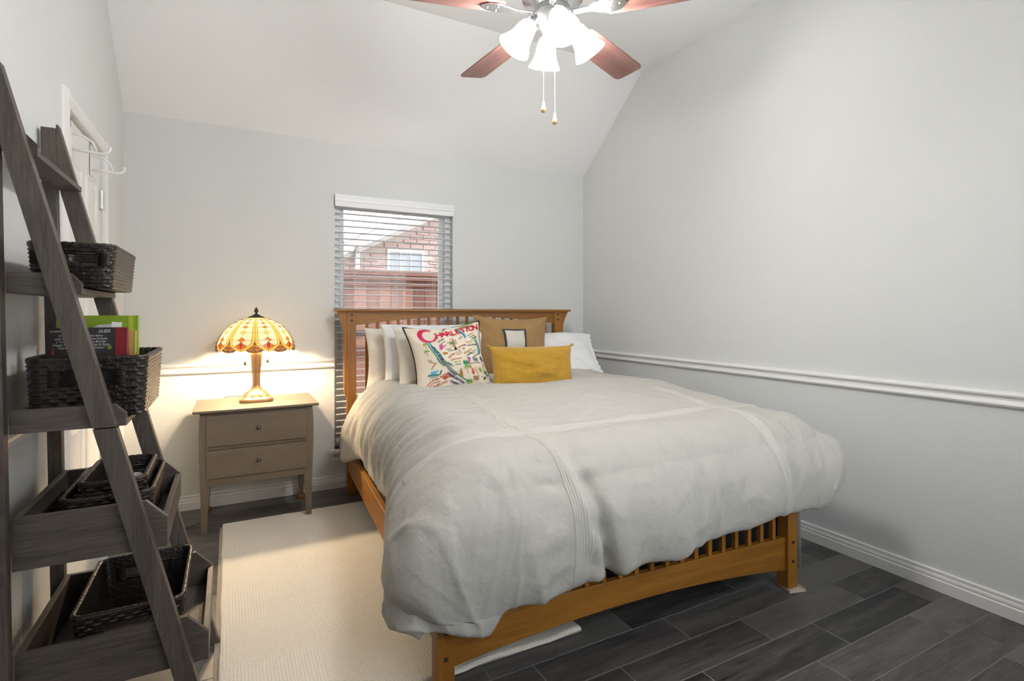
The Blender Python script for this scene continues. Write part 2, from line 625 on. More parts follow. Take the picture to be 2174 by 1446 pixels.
tag(mould(BP, 'back', XL, XR).build('baseboard_back', 'trim'), 'white moulded baseboard along the window wall behind the nightstand', 'baseboard', kind='structure')
tag(mould(BP, 'right', YF, YB - .016).build('baseboard_right', 'trim'), 'white moulded baseboard along the right wall beside the bed', 'baseboard', kind='structure')
mb = mould(BP, 'left', YF, DY0 - .066)
mb.prism([(XL + d, z) for d, z in BP], 'y', DY1 + .066, YB - .016)
tag(mb.build('baseboard_left', 'trim'), 'white moulded baseboard on the wall behind the ladder shelf', 'baseboard', kind='structure')
tag(mould(RP, 'back', XL, WX0 - .002).build('trim_1', 'trim'), 'white chair rail on the window wall behind the lit lamp', 'chair rail', kind='structure')
tag(mould(RP, 'back', WX1 + .002, XR).build('trim_2', 'trim'), 'white chair rail hidden behind the headboard right of the window', 'chair rail', kind='structure')
tag(mould(RP, 'right', YF, YB - .025).build('trim_3', 'trim'), 'long white chair rail along the right wall', 'chair rail', kind='structure')
tag(mould(RP, 'left', YF, DY0 - .066).build('trim_4', 'trim'), 'white chair rail behind the ladder shelf, short of the door', 'chair rail', kind='structure')

# ------------------------------------------------------------------ window
win = tag(MB().box(WX0, WX0 + .045, YB + .055, YB + .12, WZ0, WZ1).box(WX1 - .045, WX1, YB + .055, YB + .12, WZ0, WZ1)
          .box(WX0 + .045, WX1 - .045, YB + .055, YB + .12, WZ1 - .05, WZ1).box(WX0 + .045, WX1 - .045, YB + .055, YB + .12, WZ0, WZ0 + .05)
          .build('window_1', 'vinyl', bevel=.004), 'tall single-hung white vinyl window behind the headboard', 'window', kind='structure')
for nm, za, zb, yy in (('lower_sash', WZ0 + .05, 1.10, YB + .065), ('upper_sash', 1.07, WZ1 - .05, YB + .092)):
    a, b = WX0 + .045, WX1 - .045
    s_ = MB().box(a, a + .035, yy, yy + .025, za, zb).box(b - .035, b, yy, yy + .025, za, zb) \
        .box(a + .035, b - .035, yy, yy + .025, zb - .038, zb).box(a + .035, b - .035, yy, yy + .025, za, za + .04) \
        .build(nm, 'vinyl', win, bevel=.003)
    MB().box(a + .03, b - .03, yy + .011, yy + .014, za + .035, zb - .033).build('pane', 'pane', s_)
tag(MB().prism([(YB + .055, WZ0), (YB - .045, WZ0), (YB - .05, WZ0 - .006), (YB - .05, WZ0 - .02), (YB - .045, WZ0 - .026), (YB + .055, WZ0 - .026)], 'x', WX0, WX1)
    .box(WX0 - .035, WX0, YB - .05, YB, WZ0 - .026, WZ0).box(WX1, WX1 + .035, YB - .05, YB, WZ0 - .026, WZ0)
    .build('window_sill', 'trim', win, bevel=.004), 'white window sill')
mb = MB()
ap = [(0, WZ0 - .026), (.035, WZ0 - .026), (.030, WZ0 - .036), (.018, WZ0 - .05), (.014, WZ0 - .07), (.018, WZ0 - .074), (.018, WZ0 - .084), (0, WZ0 - .084)]
mb.prism([(YB - d, z) for d, z in ap], 'x', WX0 - .015, WX1 + .015)
mb.build('sill_apron', 'trim', win)

# venetian blind: valance, 38 slats, ladder cords, bottom rail
bl = thing('venetian_blind', 'white venetian blind with open slats and valance hanging in the window', 'blind', (WX0 + .4455, YB + .022, WZ0 + .02))
bw = (WX1 - WX0) / 2 - .006
z0 = WZ0 + .02
vp = [(-.052, WZ1 - .088 - z0), (-.047, WZ1 - .090 - z0), (-.043, WZ1 - .07 - z0), (-.045, WZ1 - .055 - z0), (-.050, WZ1 - .05 - z0), (-.050, WZ1 - .028 - z0),
      (-.044, WZ1 - .022 - z0), (-.047, WZ1 - .008 - z0), (-.047, WZ1 - .003 - z0), (-.036, WZ1 - .003 - z0), (-.036, WZ1 - .086 - z0)]
MB().prism(vp, 'x', -bw - .012 + .006, bw + .008).build('valance', 'slat', bl)
MB().box(-bw + .004, bw - .004, -.03, .026, WZ1 - .05 - z0, WZ1 - .006 - z0).build('head_rail', 'slat', bl, bevel=.002)
sm = None
zs = []
zz = 0.085
while zz < WZ1 - .075 - z0:
    zs.append(zz)
    zz += 0.0447
mbs = MB()
sec = []
for k in range(7):
    t = -1 + 2 * k / 6
    sec.append((t * .0245, .0022 * (1 - t * t)))
poly = [(y, z + .0014) for y, z in sec] + [(y, z - .0014) for y, z in reversed(sec)]
mbs.prism(poly, 'x', -bw + .004, bw - .004)
sm = mbs.mesh('slat')
for z in zs:
    o = obj('slat', sm, 'slat', bl)
    o.location = (0, 0, z)
    o.rotation_euler = (R(-2.0), 0, 0)
MB().box(-bw + .004, bw - .004, -.025, .025, .030, .05).build('bottom_rail', 'slat', bl, bevel=.004)
for x in (-bw + .14, 0, bw - .14):
    m_ = MB()
    for y in (-.027, .027):
        m_.tube([(x, y, .04), (x, y, zs[-1] + .05)], .0009, 5)
    for z in zs:
        m_.tube([(x, -.027, z - .003), (x, .027, z - .003)], .0006, 4)
    m_.build('ladder_cord', 'cord', bl)
for x, zl in ((bw - .085, .62), (bw - .072, .50)):
    MB().tube([(x, -.032, zs[-1] + .03), (x, -.034, zl + .05)], .0011, 5).build('lift_cord', 'cord', bl)
    MB().lathe([(.001, .05), (.004, .045), (.006, .02), (.0065, .004), (.004, 0)], 10, (x, -.034, zl)).build('tassel', 'knobwood', bl, smooth=40)
for x, zl in ((-bw + .05, .90),):
    MB().tube([(x, -.034, zs[-1] + .03), (x, -.036, zl + .05)], .0011, 5).build('tilt_cord', 'cord', bl)
    MB().lathe([(.001, .05), (.004, .045), (.006, .02), (.0065, .004), (.004, 0)], 10, (x, -.036, zl)).build('tassel', 'coaster', bl, smooth=40)

# ------------------------------------------------------------------ door with two over-door hooks
dr = tag(MB().box(XL - .05, XL - .012, DY0 + .003, DY1 - .003, .008, DZ - .004).build('door_1', 'door', bevel=.002),
         'white six-panel door behind the ladder shelf', 'door', kind='structure')
w = (DY1 - DY0)
for ya, yb in ((DY0 + .10, DY0 + w / 2 - .04), (DY0 + w / 2 + .04, DY1 - .10)):
    for za, zb in ((.24, .78), (.94, 1.50), (1.60, 1.86)):
        m_ = MB()
        d = XL - .012
        # raised panel: recessed rim and bevelled field
        m_.add([(d, ya, za), (d, yb, za), (d, yb, zb), (d, ya, zb),
                (d + .006, ya + .006, za + .006), (d + .006, yb - .006, za + .006), (d + .006, yb - .006, zb - .006), (d + .006, ya + .006, zb - .006),
                (d + .0005, ya + .018, za + .018), (d + .0005, yb - .018, za + .018), (d + .0005, yb - .018, zb - .018), (d + .0005, ya + .018, zb - .018),
                (d + .006, ya + .045, za + .045), (d + .006, yb - .045, za + .045), (d + .006, yb - .045, zb - .045), (d + .006, ya + .045, zb - .045)],
               [(k + i, k + (i + 1) % 4, k + 4 + (i + 1) % 4, k + 4 + i) for k in (0, 4, 8) for i in range(4)] + [(12, 13, 14, 15)])
        m_.build('door_panel', 'door', dr)
cp = [(.0, 0), (.012, 0), (.018, .012), (.018, .03), (.014, .045), (.012, .06), (.005, .064), (0, .064)]
m_ = MB()
m_.prism([(XL + d, DY0 - t) for d, t in cp], 'z', 0, DZ + .064)
m_.prism([(XL + d, DY1 + t) for d, t in cp], 'z', 0, DZ + .064)
m_.prism([(XL + d, DZ + t) for d, t in cp], 'y', DY0, DY1)
m_.build('door_casing', 'trim', dr)
for z in (1.80, 1.05, .25):
    MB().box(XL - .011, XL - .004, DY1 - .02, DY1 - .004, z - .045, z + .045).tube([(XL - .003, DY1 - .005, z - .046), (XL - .003, DY1 - .005, z + .046)], .006, 8).build('hinge', 'nickel', dr)
MB().lathe([(.001, 0), (.026, .001), (.028, .006), (.012, .010), (.010, .03), (.024, .042), (.027, .055), (.018, .066), (.001, .07)], 20).build('door_knob', 'nickel', dr, smooth=40)
kn = dr.children[-1]
kn.rotation_euler = (0, R(90), 0)
kn.location = (XL - .012, DY0 + .06, .93)


def hook(yy, label):
    t = thing('over_door_hook', label, 'hook', (XL - .012, yy, DZ), 0, 'white hooks hung over the door')
    MB().box(-.038, .002, -.012, .012, .0, .002).box(.0005, .0025, -.012, .012, -.05, .001).build('hanger_strap', 'nickel', t, bevel=.0005)
    MB().prism([(-.014, -.045), (.014, -.045), (.016, -.10), (.010, -.16), (-.010, -.16), (-.016, -.10)], 'x', .003, .008).build('back_plate', 'trim', t, bevel=.002)
    arm = [(.008, 0, -.13), (.06, 0, -.134), (.105, 0, -.137), (.122, 0, -.132), (.131, 0, -.120), (.132, 0, -.105)]
    MB().tube(arm, [.006, .006, .006, .0065, .0065, .006], 10).build('arm', 'trim', t, smooth=True)
    MB().tube([(.008, 0, -.065), (.05, 0, -.075), (.075, 0, -.095), (.088, 0, -.130)], .0045, 8).build('brace', 'trim', t, smooth=True)


hook(2.735, 'white over-door hook nearer the camera, by the middle of the door')
hook(3.085, 'white over-door hook farther from the camera, near the hinge side')

# ------------------------------------------------------------------ outside: fence and neighbour's house
gr = tag(MB().box(-6, 10, 4.1, 14, -.35, -.15).build('yard_ground', plain('yard_soil', (.16, .13, .09), .95, bump=.4, bscale=20)),
         'bare ground of the narrow side yard outside', 'ground', kind='structure')
M['cedar'] = wood('red_cedar_fence', (.13, .055, .038), (.27, .135, .095), 'z', 9, 10, .8, rand=.5, bump=.2)
M['cedar_x'] = wood('red_cedar_rail', (.10, .042, .03), (.22, .10, .07), 'x', 9, 10, .8, bump=.2)
fn = thing('wooden_fence', 'reddish brown cedar fence seen through the blind', 'fence', (0, 6.25, -.15))
pm = MB().box(-.068, .068, -.009, .009, 0, 1.83).mesh('picket')
for k in range(40):
    o = obj('picket', pm, 'cedar', fn)
    o.location = (-1.2 + .141 * k, .0 + random.uniform(-.003, .003), random.uniform(-.01, .01))
for z, h_ in ((1.77, .05), (1.70, .035), (.9, .09), (.25, .09)):
    MB().box(-1.3, 4.5, -.055, -.012, z, z + h_).build('rail', 'cedar_x', fn, bevel=.003)
MB().box(-1.3, 4.5, -.07, .05, 1.825, 1.885).build('cap_board', 'cedar_x', fn, bevel=.004)

hs = thing('neighbour_house', 'pale red brick gable wall of the neighbouring house outside', 'house', (0, 8.0, -.15))
M['mortar'] = plain('pale_mortar', (.50, .42, .38), .95)
M['brick'] = plain('soft_red_brick', (.47, .335, .305), .9, bump=.3, bscale=60, var=.25, vscale=3)
nt = M['brick'].node_tree
M['soffit'] = plain('white_soffit', (.75, .74, .72), .6)
hz = .15


def rake(x):      # lower edge of the frieze board along the gable
    return 2.261 + (x - 1.956) * (2.717 - 2.261) / (2.848 - 1.956)


hw = MB().prism([(-3, 0), (8, 0), (8, rake(8) + hz), (1.2, rake(1.2) + hz), (-3, rake(1.2) + hz)], 'y', .012, .3).build('brick_wall', 'mortar', hs)
bm_ = MB().box(-.0955, .0955, -.010, .02, -.0325, .0325).mesh('brick')
nb = 0
for j in range(24):
    zc_ = 1.36 + .075 * j
    for i in range(14):
        xc = .95 + .203 * i + (.1015 if j % 2 else 0)
        if xc > 3.4 or zc_ + .045 > rake(xc - .1) or (2.09 < xc + .09 and xc - .09 < 2.71 and 1.2 < zc_ < 2.22):
            continue
        o = obj('brick', bm_, 'brick', hw)
        o.location = (xc, random.uniform(-.002, .002), zc_ + hz)
        nb += 1
wn = MB().box(2.11, 2.15, -.02, .05, 1.15 + hz, 2.2 + hz).box(2.65, 2.69, -.02, .05, 1.15 + hz, 2.2 + hz).box(2.15, 2.65, -.02, .05, 2.155 + hz, 2.2 + hz) \
    .box(2.15, 2.65, -.02, .05, 1.15 + hz, 1.2 + hz).build('house_window', 'vinyl', hs, bevel=.004)
MB().box(2.15, 2.65, .0, .008, 1.2 + hz, 2.155 + hz).build('pane', plain('curtained_pane', (.34, .37, .41), .25), wn)
for x in (2.32, 2.48):
    MB().box(x - .008, x + .008, -.012, .0, 1.2 + hz, 2.155 + hz).build('muntin', 'vinyl', wn)
MB().box(1.625, 1.69, -.08, -.015, 0, 2.30 + hz).build('downspout', 'soffit', hs, bevel=.008)
fz = [(1.2, 0), (8, 0)]
MB().prism([(1.2, rake(1.2) + hz), (8, rake(8) + hz), (8, rake(8) + .07 + hz), (1.2, rake(1.2) + .07 + hz)], 'y', -.03, .02).build('frieze_board', 'soffit', hs)
dz = .10
MB().prism([(1.30, rake(1.3) + dz + hz), (8, rake(8) + dz + hz), (8, rake(8) + dz + .12 + hz), (1.30, rake(1.3) + dz + .12 + hz)], 'y', -.50, -.46).build('rake_fascia', 'soffit', hs)
MB().prism([(1.30, rake(1.3) + dz - .0 + hz), (8, rake(8) + dz + hz), (8, rake(8) + dz + .02 + hz), (1.30, rake(1.3) + dz + .02 + hz)], 'y', -.46, -.0).build('soffit_panel', plain('tan_soffit', (.45, .36, .29), .9), hs)
MB().prism([(1.15, rake(1.15) + dz + .12 + hz), (8, rake(8) + dz + .12 + hz), (8, rake(8) + dz + .15 + hz), (1.15, rake(1.15) + dz + .15 + hz)], 'y', -.54, .6).build('roof', plain('pale_shingle', (.42, .40, .38), .9, bump=.4, bscale=30), hs)

# ------------------------------------------------------------------ bed frame (local: x along the width, y towards the head)
BW, BL = 1.668, 2.114
BLOC, BROT = (0.580, 1.596, 0.0), R(-3.4)
bed = thing('bed', 'golden oak mission-style bed frame with slatted headboard and footboard', 'bed', BLOC, BROT)
PW = 0.060


def toworld(x, y, z=0.0):
    c, s = math.cos(BROT), math.sin(BROT)
    return (BLOC[0] + x * c - y * s, BLOC[1] + x * s + y * c, z)


# headboard
hb0, hb1 = BL, BL + .055
for sx in (0, 1):
    xa = 0 if sx == 0 else BW - PW
    p = MB().box(xa, xa + PW, hb0, hb1, .0, 1.245).build('headboard_post', 'oak_z', bed, bevel=.003)
    for z in (1.222, 1.182):
        MB().box(xa + PW / 2 - .007, xa + PW / 2 + .007, hb0 - .003, hb0 + .002, z - .007, z + .007).build('peg', 'peg', p)
    # long curved corbel on the outer side
    sg = -1 if sx == 0 else 1
    ex = xa if sx == 0 else xa + PW
    cv = [(0.066, 1.245), (.064, 1.236)] + [(.020 + .044 * (1 - math.sin(t * math.pi / 2)) ** 1.3, 1.236 - .16 * t) for t in [k / 8 for k in range(1, 9)]] + [(.017, .69), (.001, .655)]
    MB().prism([(ex, 1.245)] + [(ex + sg * a, z) for a, z in cv] + [(ex, .655)], 'y', hb0 + .006, hb1 - .006).build('corbel', 'oak_z', bed, bevel=.002)
MB().box(-.078, BW + .078, hb0 - .022, hb1 + .02, 1.245, 1.262).build('headboard_cap', 'oak_x', bed, bevel=.003)


def arch(x, e0, e1):
    t = (x - PW) / (BW - 2 * PW)
    return e0 + (e1 - e0) * math.sin(math.pi * t) ** 0.85


xs = [PW + (BW - 2 * PW) * k / 32 for k in range(33)]
MB().prism([(x, arch(x, 1.148, 1.208)) for x in xs] + [(BW - PW, 1.245), (PW, 1.245)], 'y', hb0 + .012, hb1 - .012).build('headboard_rail', 'oak_x', bed)
MB().box(PW, BW - PW, hb0 + .012, hb1 - .012, .535, .626).build('headboard_lower_rail', 'oak_x', bed, bevel=.003)
nsl = 20
for k in range(nsl):
    x = .135 + k * (BW - .27) / (nsl - 1)
    MB().box(x - .010, x + .010, hb0 + .019, hb1 - .017, .626, arch(x, 1.148, 1.208) + .003).build('headboard_slat', 'oak_z', bed, bevel=.0015)
# footboard
for sx in (0, 1):
    xa = 0 if sx == 0 else BW - PW
    p = MB().box(xa, xa + PW, 0, PW, .0095 if sx else .0, .50).build('footboard_post', 'oak_z', bed, bevel=.003)
    for z in (.215, .130):
        MB().box(xa + PW / 2 - .006, xa + PW / 2 + .006, -.003, .002, z - .006, z + .006).build('peg', 'peg', p)
MB().prism([(x, arch(x, .088, .138)) for x in reversed(xs)] + [(PW, .236), (BW - PW, .236)], 'y', .016, .044).build('footboard_rail', 'oak_x', bed, bevel=.002)
MB().box(PW, BW - PW, .014, .046, .43, .485).build('footboard_top_rail', 'oak_x', bed, bevel=.003)
for k in range(nsl):
    x = .125 + k * (BW - .25) / (nsl - 1)
    MB().box(x - .010, x + .010, .020, .040, .236, .43).build('footboard_slat', 'oak_z', bed, bevel=.0015)
for x in (.004, BW - .034):
    MB().box(x, x + .03, PW, BL, .165, .31).build('side_rail', 'oak_y', bed, bevel=.004)

box_s = tag(MB().box(.05, BW - .05, .075, BL - .03, .17, .40).build('box_spring', 'boxspring', bevel=.02, seg=3), 'black box spring under the mattress behind the footboard slats', 'box spring')
mat_ = tag(MB().box(.055, BW - .055, .08, BL - .035, .402, .70).build('mattress', 'mattress', bevel=.04, seg=4), 'pale mattress hidden under the duvet', 'mattress')
for o in (box_s, mat_):
    o.location, o.rotation_euler = BLOC, (0, 0, BROT)

# white sheet hanging down on the wall side of the bed
rows = []
for j in range(15):
    z = .075 + (.62 - .075) * j / 14
    rows.append([(BW + .016 + .045 * (1 - j / 14) * (1 + .7 * math.sin(i * .9)) * (.4 if i < 2 else 1) + .006 * math.sin(i * 2.1 + j * .3), .012 + i * .055, z + .02 * math.sin(i * .7) * (1 - j / 14)) for i in range(36)])
mb = MB()
mb.grid(rows)
mb.grid([[(x + .003, y, z) for x, y, z in r] for r in rows])
o = tag(mb.build('hanging_sheet', 'white_linen', smooth=True), 'white bed sheet hanging down behind the right footboard post', 'sheet')
o.location, o.rotation_euler = BLOC, (0, 0, BROT)


# ------------------------------------------------------------------ duvet: thick quilt draped over mattress and footboard
LX0, LX1, LY0 = .26, 1.62, .16          # shoulders where the quilt starts to fall
DW = LX1 - LX0
QH = 1.72                                # sheet reaches this far towards the head


def EF(p):       # fall of the foot hem, longer on the left
    return .700 - .155 * sstep(-.36, .02, p) - .080 * sstep(.1, 1.4, p) + .008 * math.sin(p * 9 + 1) + .007 * math.sin(p * 21)


def EL(q):       # fall of the left hem
    return .515 + .22 * sstep(.30, -.05, q) + .07 * sstep(1.35, 1.72, q) + .010 * math.sin(q * 8) + .006 * math.sin(q * 19)


def ER(q):
    return .40 + .07 * sstep(.35, -.05, q) + .010 * math.sin(q * 7)


def duvet_point(p, q):
    """p: distance across from the left shoulder, q: distance from the foot shoulder towards the head"""
    ex = -p if p < 0 else max(0.0, p - DW)
    sgn = -1 if p < 0 else 1
    g = max(0.0, -q)
    Xc = min(LX1, max(LX0, LX0 + p))
    Yc = LY0 + max(0.0, q)
    t = (Xc - LX0) / DW
    fr = sstep(0.0, 1.0, t)
    zt = .725 + .025 * fr + .035 * sstep(-.05, .7, q) + .020 * math.sin(math.pi * t) * sstep(-.1, .5, q)
    if ex == 0 and g == 0:
        return Vector((Xc, Yc, zt)), 0.0, 0.0
    e_max = EL(q) if sgn < 0 else ER(q)
    f_max = EF(min(max(p, -.2), DW))
    a, b = ex / e_max, g / f_max
    rho = (a ** 16 + b ** 16) ** (1 / 16)
    phi = math.atan2(b, a)
    cx, sy = math.cos(phi), math.sin(phi)
    s = rho * (e_max * cx * cx + f_max * sy * sy)
    s -= .07 * max(0.0, math.sin(2 * phi)) ** 4 * min(1.0, rho) ** 6        # rounded sheet corner
    foot = 1 - sstep(.05, .80, Yc)          # the quilt flares out towards the foot
    Rx = (.228 + .135 * foot) if sgn < 0 else .24
    Ry = .19
    nn = (abs(cx) ** 6 + abs(sy) ** 6) ** (1 / 6)       # squarish corners
    kx, ky = cx / nn, sy / nn

    def fall(Rr):
        if s < Rr * math.pi / 2:
            return Rr * math.sin(s / Rr), Rr * (1 - math.cos(s / Rr))
        return Rr, Rr + s - Rr * math.pi / 2
    ox, dx_ = fall(Rx)
    oy, dy_ = fall(Ry)
    drop = dx_ * cx * cx + dy_ * sy * sy
    d2 = max(0.0, s - .2)
    bulge = math.sin(min(1.0, d2 / .36) * math.pi)
    ox += .022 * bulge * foot
    oy += .045 * bulge
    if sgn < 0:
        ox += .07 * sstep(1.40, 1.72, q) * sstep(.2, .5, s)      # the head corner pokes out past the post
    return Vector((Xc + sgn * ox * kx, Yc - oy * ky, zt - drop)), s, phi


def sheet(a, b):
    """a,b in 0..1 over the sheet -> p,q"""
    p = -.58 + a * (DW + 1.0)
    for _ in range(3):
        q = QH + (-EF(min(max(p, -.2), DW)) - QH) * b
        l_, r_ = -EL(q), DW + ER(q)
        p = l_ + (r_ - l_) * a
    return p, q


def unsheet(p, q):
    l_, r_ = -EL(q), DW + ER(q)
    a = (p - l_) / (r_ - l_)
    return a, (QH - q) / (QH + EF(min(max(p, -.2), DW)))


def duvet_base(a, b):
    p, q = sheet(a, b)
    v, s, phi = duvet_point(p, q)
    return v, p, q, s


def duvet_disp(p, q, s):
    left = sstep(.12, -.14, p)
    front = sstep(.05, -.20, q)
    right = sstep(DW - .1, DW + .15, p)
    top = (1 - front) * (1 - left)
    d = .020 * fbm(p * 1.9, q * 1.9, 1.0, 2)
    d += top * .006 * fbm(p * 2.5 + q * 1.5, q * 6.0, 4.0, 2)
    # gathered folds running slantwise down the left side
    ph = q * 62 + p * 16 + 4.5 * nz(p * 2.2, q * 2.4, 3.3)
    ph2 = q * 118 + p * 30 + 6 * nz(p * 3, q * 3.0, 9.3)
    rid = .5 + .5 * math.sin(ph)
    rid2 = .5 + .5 * math.sin(ph2)
    am = .35 + 1.3 * abs(nz(p * 2, q * 2.2, 6))
    lm = left * sstep(-.02, .18, q) * (1 - .55 * sstep(-.33, -.56, p))
    d += lm * am * (.030 * rid ** 1.8 + .011 * rid2 ** 2)
    d += (1 - left) * sstep(.60, .0, p) * sstep(.05, .25, q) * am * .013 * rid ** 1.8
    # broad soft folds on the front drape, plus slack wrinkles
    hang = sstep(-.10, -.40, q)
    d += front * (.022 * fbm(p * 2.6, q * 1.3, 12.0, 2))
    d += front * hang * .010 * math.sin(p * 13 + 2.5 * nz(p * 2, q * 2, 5))
    d += front * .004 * fbm(p * 6 + q * 4, q * 3 - p * 2, 15.0, 2)
    # crisp linen creases
    cr1 = 1 - abs(nz(p * 4.6 + q * 1.1, q * 1.1 - p * .4, 51.0))
    cr2 = 1 - abs(nz(p * 11.0 - q * 4.0, q * 2.6 + p * 1.0, 57.0))
    cr3 = 1 - abs(nz(p * 4.0 - q * 5.0, q * 9.0 + p * 5.0, 59.0))
    d += front * (.016 * cr1 ** 5 + .006 * cr2 ** 5 + .0030 * cr3 ** 7)
    d += top * (.0045 * (1 - abs(nz(p * 2.6 + q, q * 7.0, 61.0))) ** 10 + .003 * (1 - abs(nz(p * 5 - q * 2, q * 10, 67.0))) ** 9)
    # puckers pulled by the tucked band
    d += front * .0055 * math.sin(q * 62 + 3 * nz(p * 8, q * 6, 31)) * math.exp(-((p - .285) / .055) ** 2)
    d += front * .004 * math.sin(q * 70 + 3 * nz(p * 8, q * 6, 37)) * math.exp(-((p - .12) / .045) ** 2)
    d += sstep(-.1, .2, q) * (1 - left) * .005 * math.sin(p * 60 + q * 25 + 4 * nz(p * 3, q * 3, 41)) * math.exp(-((q - .22) / .10) ** 2) * sstep(.35, -.05, p)
    # one deep pleat left of the middle, opening towards the hem
    ln = .215 + .16 * min(1.0, max(0.0, -q) / .6) + .015 * nz(q * 6, 0)
    d -= front * .058 * math.exp(-((p - ln) / .019) ** 2) * sstep(-.06, -.50, q)
    d += front * .020 * math.exp(-((p - ln - .06) / .045) ** 2) * sstep(-.10, -.5, q)
    d -= front * .016 * math.exp(-((p - .72) / .020) ** 2) * sstep(-.36, -.52, q)
    # crumpled right corner
    d += right * (.010 * fbm(p * 3.5, q * 3.5, 21, 2))
    d += right * front * .008 * math.sin(p * 22 - q * 14)
    return d


NA, NB = 250, 250
P0 = []
for j in range(NB + 1):
    row = []
    for i in range(NA + 1):
        row.append(duvet_base(i / NA, j / NB))
    P0.append(row)


def nrm_at(i, j):
    a = P0[j][min(i + 1, NA)][0] - P0[j][max(i - 1, 0)][0]
    b = P0[min(j + 1, NB)][i][0] - P0[max(j - 1, 0)][i][0]
    n = b.cross(a)
    if n.length < 1e-9:
        return Vector((0, 0, 1))
    n.normalize()
    return n


sgn_n = 1.0 if nrm_at(NA // 2, NB // 3).z > 0 else -1.0
top_pts, bot_pts = [], []
for j in range(NB + 1):
    rt, rb = [], []
    for i in range(NA + 1):
        v, p, q, s = P0[j][i]
        n = nrm_at(i, j) * sgn_n
        e = min(i, NA - i) * (2.3 / NA)
        e2 = (NB - j) * (2.3 / NB)
        ed = 1 / (1 / max(e, 1e-6) ** 3 + 1 / max(e2, 1e-6) ** 3) ** (1 / 3)
        roll = math.sqrt(max(0.0, 1 - (1 - min(1.0, ed / .05)) ** 2))      # rounded, puffed hem
        d = duvet_disp(p, q, s) * (.7 + .3 * min(1.0, ed / .08))
        thick = .062
        rt.append(v + n * (d + (.004 + thick * .5 * roll)))
        rb.append(v + n * (d * .6 - thick * .5 * roll))
    top_pts.append(rt)
    bot_pts.append(rb)
mb = MB()
mb.grid(top_pts)
nt_ = len(mb.v)
step = 1
mb.grid(bot_pts)
W1 = NA + 1
for i in range(NA):        # close the rim
    a, b = NB * W1 + i, NB * W1 + i + 1
    mb.f.append((a, b, b + nt_, a + nt_))
    mb.f.append((i + 1, i, i + nt_, i + 1 + nt_))
for j in range(NB):
    for c in (0, NA):
        a, b = j * W1 + c, (j + 1) * W1 + c
        mb.f.append((a, b, b + nt_, a + nt_))
duv = mb.build('duvet', 'duvet', smooth=True)
tag(duv, 'puffy cream cotton duvet with pintuck bands draped over the bed and footboard', 'duvet')
duv.location, duv.rotation_euler = BLOC, (0, 0, BROT)


def surf(a, b):
    """bilinear lookup on the top of the duvet, with normal"""
    x, y = min(max(a * NA, 0), NA - 1.001), min(max(b * NB, 0), NB - 1.001)
    i, j = int(x), int(y)
    fx, fy = x - i, y - j
    A, B_, C, D = top_pts[j][i], top_pts[j][i + 1], top_pts[j + 1][i], top_pts[j + 1][i + 1]
    v = A * (1 - fx) * (1 - fy) + B_ * fx * (1 - fy) + C * (1 - fx) * fy + D * fx * fy
    n = (C - A).cross(B_ - A)
    n = n.normalized() * (1 if n.dot(nrm_at(i, j) * sgn_n) > 0 else -1)
    return v, n


def band(path, width, name):
    """ribbon of eleven fine tucks following a line of (p,q) sheet positions"""
    rows = []
    for (p, q), (tp, tq) in path:
        row = []
        for k in range(29):
            t = -1 + 2 * k / 28
            a, b = unsheet(p + tp * t * width / 2, q + tq * t * width / 2)
            v, n = surf(a, b)
            h = .0012 + .0022 * (k % 4 in (1, 2)) - (.002 if k in (0, 28) else 0)
            row.append(v + n * h)
        rows.append(row)
    return MB().grid(rows).build(name, 'band', duv, smooth=True)


n_ = 150
band([((.20 + .02 * math.sin(k * .06), 1.5 - (1.5 + .57) * k / n_), (1, 0)) for k in range(n_ + 1)], .062, 'pintuck_band')
band([((1.20 + .01 * math.sin(k * .05), 1.5 - (1.5 + .45) * k / n_), (1, 0)) for k in range(n_ + 1)], .062, 'pintuck_band')
band([((-.30 + 1.75 * k / n_, .10 + .012 * math.sin(k * .05)), (0, 1)) for k in range(n_ + 1)], .062, 'pintuck_band')


# ------------------------------------------------------------------ pillows
class Pillow:
    def __init__(s, W, H, T, pinch=.07, seed=0.0, wr=.012, full=.42, wf=1.0):
        s.W, s.H, s.T, s.pinch, s.seed, s.wr, s.full, s.wf = W, H, T, pinch, seed, wr, full, wf

    def pt(s, a, b, side=-1, lift=0.0):
        x = a * s.W / 2 * (1 - s.pinch * (1 - b * b))
        z = b * s.H / 2 * (1 - s.pinch * (1 - a * a))
        m = max(0.0, (1 - a * a) * (1 - b * b))
        y = s.T / 2 * m ** s.full
        ws = s.wr * (m ** .35) * fbm(a * 2.0 * s.wf + s.seed, b * 2.0 * s.wf + s.seed, side * 3 + s.seed, 3)
        r = math.atan2(b, a)
        # corner tension creases
        cr = abs(a * b) ** 1.5 * m ** .3 * s.wr * 1.2 * math.sin(9 * (abs(a) - abs(b)) + s.seed)
        return Vector((x, side * (y + ws + cr + lift), z))

    def mesh(s, n=44):
        mb = MB()
        ts = [math.sin(math.pi / 2 * (-1 + 2 * k / n)) for k in range(n + 1)]
        for side in (-1, 1):
            mb.grid([[s.pt(a, b, side) if 0 < i < n and 0 < j < n else s.pt(a, b, 0) for i, a in enumerate(ts)] for j, b in enumerate(ts)])
        return mb

    def edge(s, n=40):
        ts = [-1 + 2 * k / n for k in range(n)]
        pts = [s.pt(t, -1, 0) for t in ts] + [s.pt(1, t, 0) for t in ts] + [s.pt(-t, 1, 0) for t in ts] + [s.pt(-1, -t, 0) for t in ts]
        return pts


